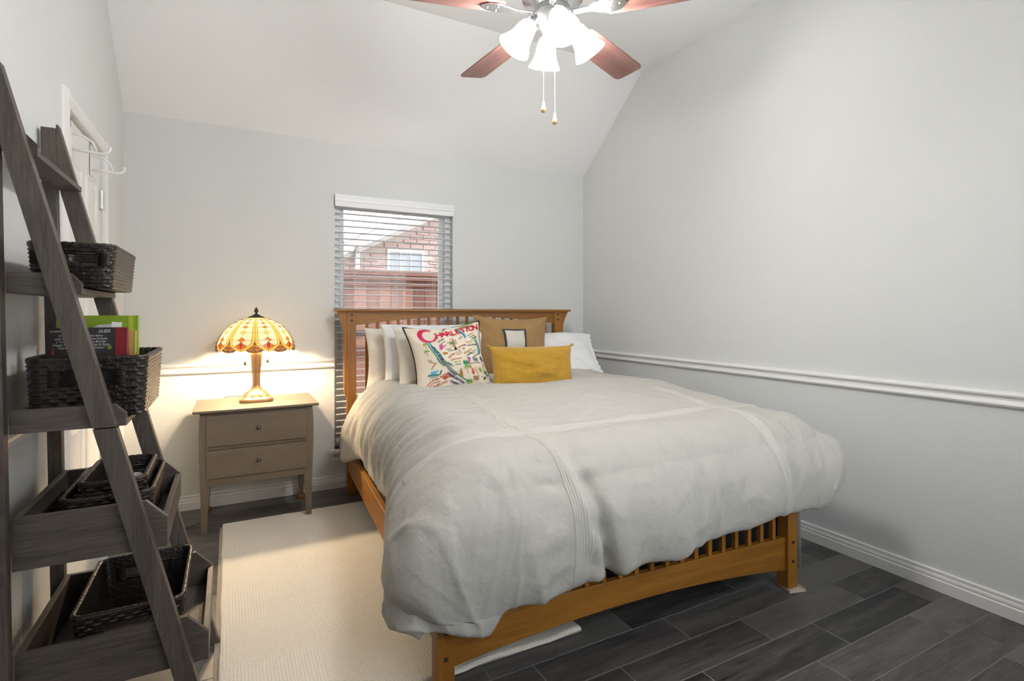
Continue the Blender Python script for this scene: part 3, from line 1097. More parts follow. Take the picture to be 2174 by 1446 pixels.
def place_pillow(P, name, mat, label, x, y, z, lean, yaw=0.0, roll=0.0, group='pillows on the bed', cat='pillow', n=44):
    """x,y: bed coordinates of the bottom edge's middle, z: its height"""
    o = P.mesh(n).build(name, mat, smooth=True)
    tag(o, label, cat, group)
    mt = Matrix.Rotation(BROT + yaw, 4, 'Z') @ Matrix.Rotation(-lean, 4, 'X') @ Matrix.Rotation(roll, 4, 'Y')
    c = mt @ Vector((0, 0, P.H / 2))
    w_ = Vector(toworld(x, y, z))
    o.rotation_euler = mt.to_euler()
    o.location = w_ + c
    return o


PA = Pillow(.72, .41, .19, .07, 1.3, .026, .5)
oa = place_pillow(PA, 'bed_pillow', 'cream_linen', 'white pillow against the left end of the headboard, behind the others', .455, 1.95, .730, R(9), R(2))
PB = Pillow(.73, .43, .19, .055, 5.1, .022, .48)
ob = place_pillow(PB, 'bed_pillow', 'white_linen', 'white pillow with zipped seam, in front of the leftmost pillow', .540, 1.75, .742, R(12), R(-1))
mbz = MB().tube([PB.pt(-.90, t, -1, .002) for t in [-.92 + 1.5 * k / 20 for k in range(21)]], .004, 6)
mbz.build('seam_flange', 'white_linen', ob, smooth=True)
MB().tube([PB.pt(t, .93, -1, .001) for t in [-.85 + 1.7 * k / 30 for k in range(31)]], .0022, 6).build('seam_piping', 'white_linen', ob, smooth=True)
PC = Pillow(.48, .415, .18, .10, 8.2, .022, .5)
oc = place_pillow(PC, 'cushion', 'cream_linen', 'plain cream cushion tucked behind the printed souvenir cushion', .465, 1.58, .750, R(18), R(3))
PF = Pillow(.70, .47, .20, .07, 3.7, .026, .5)
of = place_pillow(PF, 'bed_pillow', 'white_linen', 'white pillow with lace edge at the right end of the headboard', 1.415, 1.71, .765, R(48), R(-8), R(3))
# scalloped lace along its right edge
lp = []
for k in range(61):
    t = -1 + 2 * k / 60
    p = PF.pt(1, t, 0)
    lp.append(p + Vector((.016 + .010 * abs(math.sin(k * math.pi / 6)), 0, 0)))
mbl = MB().grid([[PF.pt(.99, -1 + 2 * k / 60, 0) for k in range(61)], lp])
mbl.tube(lp, .003, 5)
mbl.build('lace_trim', 'white_linen', of, smooth=True)
PE = Pillow(.56, .48, .20, .13, 2.2, .022, .54)
oe = place_pillow(PE, 'cushion', 'tan', 'tan wool cushion with an off-white square outlined in charcoal', 1.060, 1.70, .750, R(14), R(-5), R(1.5))


def decal(P, parent, poly_fn, name, mat, nu=12, nv=12, lift=.003):
    rows = [[P.pt(*poly_fn(i / nu, j / nv), -1, lift) for i in range(nu + 1)] for j in range(nv + 1)]
    return MB().grid(rows).build(name, mat, parent, smooth=True)


decal(PE, oe, lambda u, v: (-.36 + .66 * u, -.42 + 1.02 * v), 'charcoal_border', 'charcoal', lift=.0022)
decal(PE, oe, lambda u, v: (-.300 + .54 * u, -.36 + .90 * v), 'off_white_panel', 'boucle', lift=.0036)

# mustard lumbar cushion with raised honeycomb ribs
PG = Pillow(.49, .285, .13, .04, 6.4, .010, .40)


class Ribbed(Pillow):
    def pt(s, a, b, side=-1, lift=0.0):
        v = Pillow.pt(s, a, b, side, lift)
        m = max(0.0, (1 - a * a) * (1 - b * b)) ** .3
        if side:
            x, z = v.x, v.z
            w_ = math.sin(x * 2 * math.pi / .0135 + 1.5 * math.sin(z * 2 * math.pi / .042))
            v.y += side * m * .0020 * w_
        return v


PG = Ribbed(.52, .295, .15, .06, 6.4, .016, .45)
og = place_pillow(PG, 'lumbar_cushion', 'mustard', 'mustard velvet lumbar cushion with wavy ribs, frontmost on the bed', .955, 1.19, .750, R(15), R(-10), 0, n=170)
# little tied corners
mbk = MB()
for sx, sz in ((-1, -1), (1, -1), (1, 1), (-1, 1)):
    p = PG.pt(sx, sz, 0)
    mbk.tube([p * .97, p + Vector((sx * .008, 0, sz * .004)), p + Vector((sx * .018, 0, sz * .002))], [.006, .008, .003], 6)
mbk.build('corner_tufts', 'mustard', og, smooth=True)

# printed souvenir cushion
PD = Pillow(.49, .47, .20, .15, 4.4, .014, .52)
od = place_pillow(PD, 'printed_cushion', 'natural', 'souvenir cushion printed with a red CHARLESTON title and a town map, black piping', .520, 1.34, .748, R(27), R(-4), R(-5))
MB().tube(PD.edge(), .0055, 7, closed=True).build('piping', 'piping', od, smooth=True)
INK = {'red': (.50, .015, .045), 'pink': (.60, .03, .12), 'navy': (.02, .035, .12), 'green': (.03, .22, .11), 'leaf': (.19, .36, .06), 'teal': (.05, .32, .42),
       'brown': (.38, .18, .04), 'black': (.012, .012, .015), 'grey': (.22, .22, .22), 'brick': (.48, .08, .04), 'sky': (.08, .38, .65), 'white': (.80, .79, .76), 'magenta': (.50, .07, .36),
       'sand': (.58, .42, .22)}
inks = {k: MB() for k in INK}


def on(x, y, lift=.0022):
    """print position in -1..1 on the cushion face"""
    return PD.pt(max(-.985, min(.985, x)), max(-.985, min(.985, y)), -1, lift)


def ptext(txt, x, y, size, ink, ang=0.0, bold=.0, shear=0.0, lift=.0026):
    vs, fs = text_mesh(txt, size, bold, 'CENTER', shear)
    c, s = math.cos(R(ang)), math.sin(R(ang))
    inks[ink].add([on(x + v[0] * c - v[1] * s, y + v[0] * s + v[1] * c, lift) for v in vs], fs)


def pstroke(pts, w, ink, lift=.0022):
    """ribbon along points, width w (or list)"""
    n = len(pts)
    L_, R_ = [], []
    for i in range(n):
        a, b = pts[max(i - 1, 0)], pts[min(i + 1, n - 1)]
        dx, dy = b[0] - a[0], b[1] - a[1]
        l = math.hypot(dx, dy) or 1
        ww = (w[i] if isinstance(w, (list, tuple)) else w) / 2
        L_.append((pts[i][0] - dy / l * ww, pts[i][1] + dx / l * ww))
        R_.append((pts[i][0] + dy / l * ww, pts[i][1] - dx / l * ww))
    inks[ink].grid([[on(*p, lift) for p in L_], [on((p[0] + r[0]) / 2, (p[1] + r[1]) / 2, lift) for p, r in zip(L_, R_)], [on(*p, lift) for p in R_]])


def spline(pts, n=8):
    out = []
    for i in range(len(pts) - 1):
        p0, p1, p2, p3 = pts[max(i - 1, 0)], pts[i], pts[i + 1], pts[min(i + 2, len(pts) - 1)]
        for k in range(n):
            t = k / n
            out.append(tuple(.5 * (2 * p1[d] + (p2[d] - p0[d]) * t + (2 * p0[d] - 5 * p1[d] + 4 * p2[d] - p3[d]) * t * t + (3 * p1[d] - p0[d] - 3 * p2[d] + p3[d]) * t ** 3) for d in (0, 1)))
    return out + [pts[-1]]


def pblob(cx, cy, rx, ry, ink, ang=0, n=12, lift=.0022):
    c, s = math.cos(R(ang)), math.sin(R(ang))
    ring = [(cx + rx * math.cos(2 * math.pi * k / n) * c - ry * math.sin(2 * math.pi * k / n) * s, cy + rx * math.cos(2 * math.pi * k / n) * s + ry * math.sin(2 * math.pi * k / n) * c) for k in range(n)]
    inks[ink].add([on(cx, cy, lift)] + [on(*p, lift) for p in ring], [(0, 1 + k, 1 + (k + 1) % n) for k in range(n)])


def ppoly(pts, ink, lift=.0022):
    cx, cy = sum(p[0] for p in pts) / len(pts), sum(p[1] for p in pts) / len(pts)
    inks[ink].add([on(cx, cy, lift)] + [on(*p, lift) for p in pts], [(0, 1 + k, 1 + (k + 1) % len(pts)) for k in range(len(pts))])


# title: big brushed C, then the rest of the word
cpts = [(-.52 + .20 * math.cos(R(a)), .66 + .21 * math.sin(R(a))) for a in range(52, 341, 8)]
pstroke(cpts, [.035 + .085 * math.sin(math.pi * min(1, k / 30)) ** .8 + (.03 if k > 30 else 0) for k in range(len(cpts))], 'pink', .0024)
pstroke([(-.545 + .185 * math.cos(R(a)), .665 + .20 * math.sin(R(a))) for a in range(60, 200, 10)], .05, 'red', .0030)
for k, ch in enumerate('HARLESTON'):
    ptext(ch, -.255 + .138 * k, .625 + .018 * k + (.02 if k > 3 else 0), .27, 'red', 4, .010)
# river strokes and palms
riv = spline([(-.58, .42), (-.52, .18), (-.44, -.02), (-.38, -.20), (-.26, -.36), (-.18, -.50), (-.06, -.62), (.10, -.76), (.30, -.88)])
pstroke([(x - .045, y) for x, y in riv[:34]], .030, 'green')
pstroke([(x + .075, y + .02) for x, y in riv[6:]], .030, 'green')
for o_ in (-.01, .015, .04):
    pstroke([(x + o_, y + .01) for x, y in riv[20:52]], .010, 'navy')
pstroke([(x + .02, y) for x, y in riv[:20]], .05, 'teal', .0018)
ptext('ASHLEY', -.475, .16, .085, 'navy', -68, .003)
ptext('RIVER', -.365, -.12, .085, 'navy', -60, .003)
ptext('CHARLESTON', -.02, -.72, .085, 'navy', -36, .004)
ptext('HARBOR', -.02, -.86, .080, 'navy', -30, .004)


def palm(x, y, s, ink='leaf'):
    pstroke([(x, y), (x + .01, y + s * .5), (x, y + s)], .014, 'brown')
    for a in (20, 60, 100, 140, 180, -5):
        pblob(x + s * .32 * math.cos(R(a)), y + s + s * .20 * math.sin(R(a)), s * .34, s * .11, ink, a * .6 - 20, 8)


palm(-.68, .24, .13)
palm(-.70, .02, .13)
palm(.02, .16, .12, 'green')
palm(.33, -.64, .17, 'leaf')
ppoly([(.24, -.40), (.42, -.38), (.42, -.28), (.24, -.29)], 'green', .0028)
ppoly([(.24, -.29), (.42, -.28), (.41, -.24), (.25, -.25)], 'sand', .0028)
palm(.80, .36, .09, 'green')
# leaves by the upper right
for x, y, a in ((.40, .86, 20), (.52, .93, -20), (.62, .92, 50), (.72, .95, 15), (.33, .83, -10)):
    pblob(x, y, .085, .032, 'leaf', a)
ptext('THE', .52, .855, .055, 'black', 10)
ptext('CITADEL', .64, .82, .065, 'black', 10)
pstroke([(-.06, .86), (.03, .93)], .045, 'red', .003)
pstroke([(-.09, .83), (-.04, .87)], .05, 'navy', .0034)
pstroke([(-.055, .875), (.03, .955)], .014, 'white', .0036)
# teal stream through the title
pstroke(spline([(.30, .80), (.38, .68), (.47, .58), (.50, .48)]), [.05, .055] * 12 + [.05], 'teal', .0036)
pstroke(spline([(.28, .78), (.35, .67), (.44, .57), (.47, .47)]), .012, 'navy', .004)
pstroke(spline([(.78, .40), (.86, .25), (.88, .10), (.84, -.05)]), .05, 'teal')
pstroke(spline([(.74, .40), (.82, .24), (.84, .10), (.80, -.05)]), .014, 'green')
words = [('MOSES', -.24, .44, .06, 'black', 28), ('RIVER', -.20, .36, .06, 'grey', 28), ('ST', .03, .43, .065, 'brown', 25), ('MARY\'S', -.01, .34, .055, 'brown', 12), ('KING', .155, .34, .065, 'grey', -84),
         ('STREET', .20, .04, .065, 'grey', -62), ('ARTHUR', .66, .56, .05, 'black', 22), ('RAVENEL', .70, .49, .05, 'black', 22), ('BRIDGE', .72, .42, .05, 'black', 22), ('MARION', .33, .20, .07, 'brick', 22),
         ('SQ.', .36, .11, .07, 'brick', 22), ('S.C. AQUARIUM', .60, .22, .062, 'navy', 3), ('SPOLETO', .48, .02, .075, 'brown', 28), ('FESTIVAL', .52, -.06, .055, 'black', 28), ('MUSEUM', -.02, .06, .05, 'black', 0),
         ('HALSEY', -.10, .12, .05, 'black', 0), ('College', -.06, -.09, .075, 'brick', 28), ('of', -.12, -.15, .07, 'brick', 20), ('Charleston', .07, -.21, .075, 'brick', 8), ('BULL ST', .09, -.30, .05, 'leaf', 4),
         ('HOUSE', .08, -.38, .05, 'green', 2), ('OLD', -.66, -.12, .06, 'brown', -25), ('TOWNE', -.60, -.20, .06, 'brown', -25), ('CREEK', -.58, -.30, .06, 'brown', 45), ('OYSTERS', -.22, .20, .06, 'brick', 42),
         ('UPPER', -.16, -.32, .05, 'navy', -38), ('KING', -.09, -.38, .05, 'navy', -38), ('MARKET', .44, -.40, .06, 'brick', -78), ('KAMINSKY', .60, -.02, .045, 'grey', 0), ('MAGNOLIA', .70, -.10, .05, 'black', 30),
         ('HUNLEY', .66, -.32, .05, 'navy', 4), ('EDISTO', .70, .05, .045, 'grey', 20), ('SLAVE MART', .84, -.46, .055, 'brick', 82), ('RAINBOW', .60, -.55, .05, 'brick', 84), ('ROW', .54, -.55, .05, 'brick', 84),
         ('GIBBES', .50, -.34, .05, 'magenta', 8), ('BATTERY', .55, -.72, .05, 'grey', 8), ('FOLLY', .52, -.80, .05, 'grey', 8), ('JAMES', -.60, -.50, .055, 'sky', 0), ('ISLAND', -.58, -.57, .055, 'teal', 0),
         ('JOHNS', -.60, -.84, .09, 'brick', 8), ('ISLAND', -.36, -.80, .08, 'brick', 8), ('KIAWAH', -.58, -.93, .07, 'brick', 6), ('PATRIOTS', .86, .18, .045, 'brick', 78), ('POINT', .90, .05, .05, 'navy', 78),
         ('FT SUMTER', .80, -.70, .045, 'grey', 10)]
for t_, x, y, s_, ink, an in words:
    ptext(t_, x, y, s_, ink, an, .001)
# small pictures
ppoly([(-.34, .14), (-.22, .20), (-.24, .32), (-.32, .30)], 'magenta')
ppoly([(.05, .16), (.12, .16), (.12, .34), (.085, .47), (.05, .34)], 'brown')
ppoly([(.085, .40), (.10, .40), (.0925, .53)], 'black', .003)
pstroke([(.28, .44), (.40, .52)], .035, 'grey')
ppoly([(.46, .34), (.74, .36), (.68, .30), (.50, .29)], 'sand')
ppoly([(.52, .36), (.60, .37), (.57, .47)], 'white', .003)
ppoly([(.61, .37), (.70, .38), (.65, .48)], 'white', .003)
ppoly([(.06, .07), (.14, .07), (.13, .16), (.08, .16)], 'black')
pblob(-.22, .00, .075, .04, 'brown', -10)
ppoly([(.05, -.06), (.20, -.10), (.18, -.01), (.10, .04)], 'sand')
pblob(.56, -.14, .045, .05, 'white')
pblob(.46, -.18, .07, .035, 'grey')
ppoly([(.42, -.20), (.50, -.20), (.48, -.29), (.44, -.29)], 'magenta')
ppoly([(.60, -.16), (.74, -.17), (.74, -.27), (.60, -.26)], 'grey')
pblob(.67, -.21, .05, .035, 'green', 0, 10, .003)
ppoly([(.08, -.70), (.20, -.72), (.18, -.56), (.15, -.47), (.11, -.56)], 'brown')
ppoly([(.44, -.66), (.52, -.67), (.50, -.50), (.46, -.50)], 'brick')
ppoly([(.46, -.80), (.60, -.81), (.59, -.72), (.47, -.71)], 'brown')
pblob(.34, -.84, .09, .05, 'leaf', 6)
pblob(.72, -.52, .05, .07, 'leaf', 20)
ppoly([(.86, -.10), (.93, -.22), (.88, -.28), (.82, -.16)], 'navy')
pstroke([(.76, -.30), (.93, -.36)], .02, 'navy')
ppoly([(.80, -.58), (.92, -.50), (.90, -.66)], 'green')
pstroke([(.74, -.78), (.94, -.62)], .03, 'black')
pstroke(spline([(-.74, -.50), (-.56, -.53), (-.44, -.56), (-.38, -.46)]), .045, 'green')
pstroke([(-.66, -.46), (-.46, -.45)], .05, 'sky', .003)
for k in range(6):      # red crab-like sprays
    a = 20 + k * 24
    pstroke(spline([(-.30, -.72), (-.30 + .12 * math.cos(R(a)), -.70 + .10 * math.sin(R(a))), (-.30 + .22 * math.cos(R(a - 12)), -.70 + .12 * math.sin(R(a - 12)))], 4), .026, 'brick')
pstroke(spline([(-.76, -.74), (-.60, -.66), (-.44, -.68)]), .022, 'brick')
pstroke(spline([(-.72, -.80), (-.58, -.73), (-.42, -.75)]), .018, 'brick')
for k in range(5):
    pstroke(spline([(-.70 + k * .06, -.56), (-.67 + k * .06, -.60), (-.68 + k * .06, -.65)], 4), .012, ['sand', 'grey', 'brown', 'grey', 'sand'][k])
for k, b in inks.items():
    if b.v:
        me = bpy.data.meshes.new('printed_map_' + k)
        me.from_pydata(b.v, [], b.f)
        o = obj('printed_map', me, plain('print_ink_' + k, INK[k], .85), od)
        o['label'] = '%s printed lettering and drawings' % k
        o['kind'] = 'stuff'

# ------------------------------------------------------------------ rug
RX0, RX1, RY0, RY1 = -.035, 1.205, 1.69, 3.50
rows_t, rows_b = [], []
nx, ny = 62, 90


def rug_z(x, y):
    e = min(x - RX0, RX1 - x, y - RY0, RY1 - y)
    wave = max(0.0, nz(x * 6, y * 2)) * .016 * sstep(.10, .0, y - RY0) * sstep(.62, .75, x)
    return .0125 * math.sqrt(max(0.0, 1 - (1 - min(1.0, e / .010)) ** 2)) + .0012 * nz(x * 25, y * 25) * (e > .005) + wave


def lin(a, b, n):
    """edge-dense spacing"""
    t = [k / n for k in range(n + 1)]
    m = [a, a + .003, a + .008] + [a + .012 + (b - a - .024) * k for k in t] + [b - .008, b - .003, b]
    return m


ux, uy = lin(RX0, RX1, nx), lin(RY0, RY1, ny)


def rj(x, y):
    wv = .010 * nz(x * 5, 7.7) * sstep(.25, 0, y - RY0) + .003 * nz(x * 22, y * 22, 3)
    wx = .004 * nz(3.3, y * 6) + .002 * nz(8, y * 30)
    return x + wx, y + wv


mb = MB()
mb.grid([[(*rj(x, y), rug_z(x, y) + .0040) for x in ux] for y in uy])
mb.add([(*rj(RX0, RY0), .004), (*rj(RX1, RY0), .004), (*rj(RX1, RY1), .004), (*rj(RX0, RY1), .004)], [(3, 2, 1, 0)])
tag(mb.build('area_rug', 'rug', smooth=True), 'cream tufted rug with carved line pattern beside and under the bed', 'rug')
tag(MB().box(RX0 - .014, RX1 - .04, RY0 + .05, RY1 - .03, .0003, .0035).build('rug_pad', plain('rug_pad_felt', (.33, .29, .24), .95, bump=.3), bevel=.001), 'thin grey-beige rug pad showing at the left edge of the rug', 'rug pad')

# ------------------------------------------------------------------ nightstand
NX, NY = .150, 3.41           # front centre on the floor
ns = thing('nightstand', 'taupe two-drawer nightstand with tapered legs beside the bed', 'nightstand', (NX, NY, 0))
nw, nd, ntop = .302, .42, .692
zb_, zt_ = .275, .668
# legs, slightly bowed outward at the top and tapered to the floor
for sx in (-1, 1):
    for yy in (0, nd - .045):
        prof = [(0.0, .0), (.10, .001), (.28, .004), (.42, .010), (.55, .012), (.668, .006)]
        mb = MB()
        rows = []
        for k in range(15):
            z = zt_ * k / 14
            bow = 0
            for (a, fa), (b, fb) in zip(prof, prof[1:]):
                if a <= z <= b + 1e-6:
                    bow = fa + (fb - fa) * (z - a) / (b - a)
            th_ = .030 + .017 * sstep(0, .30, z)
            xo = sx * (nw + bow - .012)
            xi = xo - sx * th_
            zf = z if not (k == 0 and yy == 0 and sx > 0) else .0
            dz0 = .0172 if (yy == 0 and sx > 0) else (.013 if yy else 0.0)
            z_ = dz0 + (zt_ - dz0) * k / 14
            rows.append([(xo, yy + (.0 if yy == 0 else .045 - th_), z_), (xi, yy + (0 if yy == 0 else .045 - th_), z_), (xi, yy + (th_ if yy == 0 else .045), z_), (xo, yy + (th_ if yy == 0 else .045), z_)])
        mb.grid(rows, cu=True)
        mb.f.append((3, 2, 1, 0))
        n0 = 14 * 4
        mb.f.append((n0, n0 + 1, n0 + 2, n0 + 3))
        mb.build('leg', 'night_z', ns, bevel=.002)
MB().box(-nw + .03, nw - .03, .006, nd - .01, zb_, zt_).build('case', 'night_x', ns)
MB().prism([(-nw + .03, zb_ - .012), (nw - .03, zb_ - .012), (nw - .03, zb_ + .028), (-nw + .03, zb_ + .028)], 'y', .001, .02).build('apron', 'night_x', ns, bevel=.002)
MB().box(-nw + .034, nw - .034, .001, .012, .468, .482).build('drawer_rail', 'night_x', ns)
MB().box(-nw - .028, nw + .028, -.024, nd + .02, .675, ntop).build('top', 'night_x', ns, bevel=.006, seg=3)
tp = ns.children[-1]
for za, zc in ((.306, .462), (.486, .660)):
    d = MB().box(-nw + .0385, nw - .0385, -.009, .006, za, zc).build('drawer', 'night_x', ns, bevel=.003)
    MB().lathe([(.001, -.002), (.0105, 0), (.0115, .004), (.006, .008), (.005, .016), (.011, .021), (.0125, .026), (.009, .031), (.001, .033)], 12).build('knob', 'pewter', d, smooth=40)
    k = d.children[-1]
    k.rotation_euler = (R(90), 0, 0)
    k.location = (0, -.009, (za + zc) / 2 + .004)
for i, (sx, lb) in enumerate(((-1, 'small amber caster cup under the left rear leg of the nightstand'), (1, 'small amber caster cup under the right rear leg of the nightstand'))):
    o = tag(MB().lathe([(.001, 0), (.030, 0), (.032, .004), (.030, .018), (.026, .018), (.025, .0128), (.001, .0125)], 20).build('caster_cup', 'coaster', smooth=40), lb, 'coaster', 'caster cups under the rear nightstand legs')
    o.location = (NX + sx * (nw - .027), NY + nd - .015, .0003)
o = tag(MB().box(-.041, .041, -.046, .046, 0, .008).box(-.041, -.035, -.046, .046, .008, .013).box(.035, .041, -.046, .046, .008, .013).box(-.035, .035, .040, .046, .008, .013).build('furniture_pad', 'beige', bevel=.002),
        'beige square furniture pad under the right footboard post', 'pad')
o.location = toworld(BW - .018, .022, .0005)
o.location.z = .0005
o.rotation_euler = (0, 0, R(-16))

# ------------------------------------------------------------------ stained glass lamp
LX, LY, LZ = .147, 3.645, .6925
lamp = thing('table_lamp', 'lit bronze table lamp with amber and cream stained-glass dome shade on the nightstand', 'lamp', (LX, LY, LZ))
# foot: rounded square, stepped
mb = MB()
prof = [(.100, 0), (.103, .004), (.103, .014), (.097, .021), (.088, .024), (.080, .030), (.074, .040), (.058, .052), (.040, .064), (.029, .078), (.024, .092), (.022, .105)]
n = 48
rows = []
for r, z in prof:
    sq = sstep(.03, .09, r)
    rows.append([((r * (1 + sq * .10 * math.cos(4 * (2 * math.pi * k / n) + math.pi))) * math.cos(2 * math.pi * k / n), (r * (1 + sq * .10 * math.cos(4 * (2 * math.pi * k / n) + math.pi))) * .86 * math.sin(2 * math.pi * k / n), z) for k in range(n)])
mb.grid(rows, cu=True)
mb.f.append(tuple(range(n - 1, -1, -1)))
mb.build('foot', 'bronze', lamp, smooth=50)
sp = [(.022, .103), (.0225, .14), (.026, .20), (.031, .25), (.034, .283), (.035, .297), (.030, .307), (.026, .309), (.032, .312), (.034, .320), (.031, .329), (.018, .333), (.012, .345), (.012, .365)]
MB().lathe(sp, 32).build('stem', 'bronze', lamp, smooth=50)


def stem_r(z):
    for (r0, z_0), (r1, z_1) in zip(sp, sp[1:]):
        if z_0 <= z <= z_1:
            return r0 + (r1 - r0) * (z - z_0) / (z_1 - z_0)
    return sp[-1][0]


mb = MB()
for d in (-1, 1):
    for k in range(9):
        pts = []
        for t in range(15):
            z = .17 + .128 * t / 14
            a = 2 * math.pi * k / 9 + d * 1.25 * t / 14
            r = stem_r(z) + .0003
            pts.append((r * math.cos(a), r * math.sin(a), z))
        mb.tube(pts, .0011, 4)
for k in range(8):      # leaf relief on the foot
    a = 2 * math.pi * k / 8 + .39
    pts = []
    for t in range(8):
        u = t / 7
        r, z = .036 + .044 * u, .068 - .036 * u
        da = .26 * math.sin(math.pi * u)
        pts.append((r * math.cos(a + da), .86 * r * math.sin(a + da), z + .001))
    mb.tube(pts, .0016, 4)
    pts = [(p[0], p[1], p[2]) for p in pts]
    pts2 = []
    for t in range(8):
        u = t / 7
        r, z = .036 + .044 * u, .068 - .036 * u
        da = -.26 * math.sin(math.pi * u)
        pts2.append((r * math.cos(a + da), .86 * r * math.sin(a + da), z + .001))
    mb.tube(pts2, .0016, 4)
mb.build('embossed_relief', 'bronze', lamp, smooth=True)['kind'] = 'stuff'

# dome profile sampled by a vertical pattern coordinate v (pattern units)
DOME = [(330, .046, .515), (400, .088, .501), (470, .120, .484), (520, .138, .472), (610, .162, .450), (690, .180, .430), (780, .193, .408), (850, .203, .391), (980, .2145, .360), (1100, .2175, .331), (1210, .2155, .305)]


def dome(v):
    for (a, r0, z_0), (b, r1, z_1) in zip(DOME, DOME[1:]):
        if a <= v <= b:
            t = (v - a) / (b - a)
            return r0 + (r1 - r0) * t, z_0 + (z_1 - z_0) * t
    return (DOME[0][1], DOME[0][2]) if v < 330 else (DOME[-1][1], DOME[-1][2])


def dp(th_, v, off=0.0):
    r, z = dome(v)
    a = R(th_)
    return Vector(((r + off) * math.cos(a), (r + off) * math.sin(a), z + off * .4))


M['g_cream'] = translucent('cream_art_glass', (.93, .86, .66), .8)
M['g_yellow'] = translucent('yellow_art_glass', (.88, .62, .16), .8)
M['g_amber'] = translucent('amber_art_glass', (.62, .22, .035), .8)
M['g_red'] = translucent('red_glass_jewel', (.62, .03, .02), .8, .1, .15)
M['g_bead'] = translucent('pearl_glass_bead', (.95, .90, .74), .8, .15, .1)
shade = MB().lathe([(.001, .536), (.012, .536), (.022, .528), (.047, .517), (.050, .512), (.045, .511), (.001, .520)], 32).build('shade', 'darkbronze', lamp, smooth=50)
shade['label'] = 'dark bronze cap of the stained-glass dome shade'
MB().lathe([(.003, .530), (.007, .537), (.005, .542), (.010, .548), (.012, .555), (.010, .563), (.005, .573), (.001, .580)], 16).build('finial', 'darkbronze', lamp, smooth=50)
rowsv = [338, 400, 480, 580, 705, 885]
BWD = 4.6
polys = []      # (kind, polygon)
for i in range(5):
    a, b = rowsv[i], rowsv[i + 1]
    w0 = BWD * (1.5 if i == 0 else 1.15 if i == 1 else 1.0)
    w1 = BWD * (1.15 if i == 0 else 1.0)
    for s in (-1, 1):
        polys.append(('g_yellow', [(s * 20, a), (s * (20 - w0), a), (s * (20 - w1), b), (s * 20, b)]))
        wd0, wd1 = (6.0 if i else 0), 6.0
        hl, hu = .30 * (b - a), .42 * (b - a)
        if i == 0:
            polys.append(('g_cream', [(s * (20 - w0), a), (0, a), (0, b - hu), (s * wd1, b), (s * (20 - w1), b)]))
        else:
            polys.append(('g_cream', [(s * (20 - w0), a), (s * wd0, a), (0, a + .22 * (b - a)), (0, b - hu), (s * wd1, b), (s * (20 - w1), b)]))
    nb_ = rowsv[i + 2] - b if i + 2 < 6 else 180
    polys.append(('g_amber' if i % 2 == 0 else 'g_yellow' if i == 3 else 'g_amber', [(-6, b), (0, b - .42 * (b - a)), (6, b), (0, b + (.22 * nb_ if i < 4 else 45))]))
for s in (-1, 1):
    polys.append(('g_cream', [(s * 15.4, 885), (s * 6, 885), (0, 930), (s * 1.8, 955), (s * 9, 1020), (s * 13.6, 985)]))
    polys.append(('g_amber', [(s * 1.8, 955), (s * 9, 1020), (s * 5, 1072), (0, 1112), (s * 2.4, 1010)]))
    polys.append(('g_yellow', [(s * 20, 885), (s * 15.4, 885), (s * 13.6, 985), (s * 9, 1030), (s * 12.5, 1072), (s * 18, 1000)]))
    polys.append(('g_yellow', [(s * 12.5, 1072), (s * 9, 1030), (s * 5, 1072), (0, 1112), (0, 1172), (s * 7, 1132)]))
polys.append(('g_red', [(0, 925), (1.8, 955), (2.4, 1010), (0, 1085), (-2.4, 1010), (-1.8, 955)]))
gap = [(20, 905), (22, 1000), (27.5, 1072), (33, 1132), (29, 1180), (20, 1200), (11, 1180), (7, 1132), (12.5, 1072), (18, 1000)]
polys.append(('g_amber', gap))


def densify(poly):
    out = []
    for k in range(len(poly)):
        a, b = poly[k], poly[(k + 1) % len(poly)]
        m_ = max(1, int(max(abs(a[0] - b[0]) / 5.0, abs(a[1] - b[1]) / 70.0)))
        out += [(a[0] + (b[0] - a[0]) * t / m_, a[1] + (b[1] - a[1]) * t / m_) for t in range(m_)]
    return out


NS = 9
TH0 = 180 + 67.6 + 40 - 2.0       # turn so that a rib faces the camera side
lead = MB()
for kind, poly in polys:
    dn = densify(poly)
    cx, cy = sum(p[0] for p in dn) / len(dn), sum(p[1] for p in dn) / len(dn)
    mb = MB()
    bul = .004 if kind == 'g_red' else .0005
    mb.add([dp(cx, cy, bul)] + [dp(*p) for p in dn], [(0, 1 + k, 1 + (k + 1) % len(dn)) for k in range(len(dn))])
    me = mb.mesh('glass_piece')
    me.materials.append(M[kind])
    nm = 'glass_jewel' if kind == 'g_red' else 'glass_piece'
    for k in range(NS):
        o = obj(nm, me, None, shade)
        o.rotation_euler = (0, 0, R(TH0 + 40 * k))
    lead.tube([dp(*p, .0006) for p in dn], .0009, 4, closed=True)
lm = lead.mesh('leading')
for k in range(NS):
    o = obj('leading', lm, 'lead', shade)
    o.rotation_euler = (0, 0, R(TH0 + 40 * k))
bd = MB()
for k in range(NS):
    for th_, v in ((20, 975), (16.2, 1075), (20, 1060), (23.8, 1075), (13.5, 1150), (17.8, 1160), (22.2, 1160), (26.5, 1150), (10.2, 1140), (29.8, 1140), (20, 1120)):
        bd.sphere(dp(th_ + TH0 + 40 * k, v, .001), .0058, 8, 6)
b_ = bd.build('glass_beads', 'g_bead', shade, smooth=True)
b_['kind'] = 'stuff'
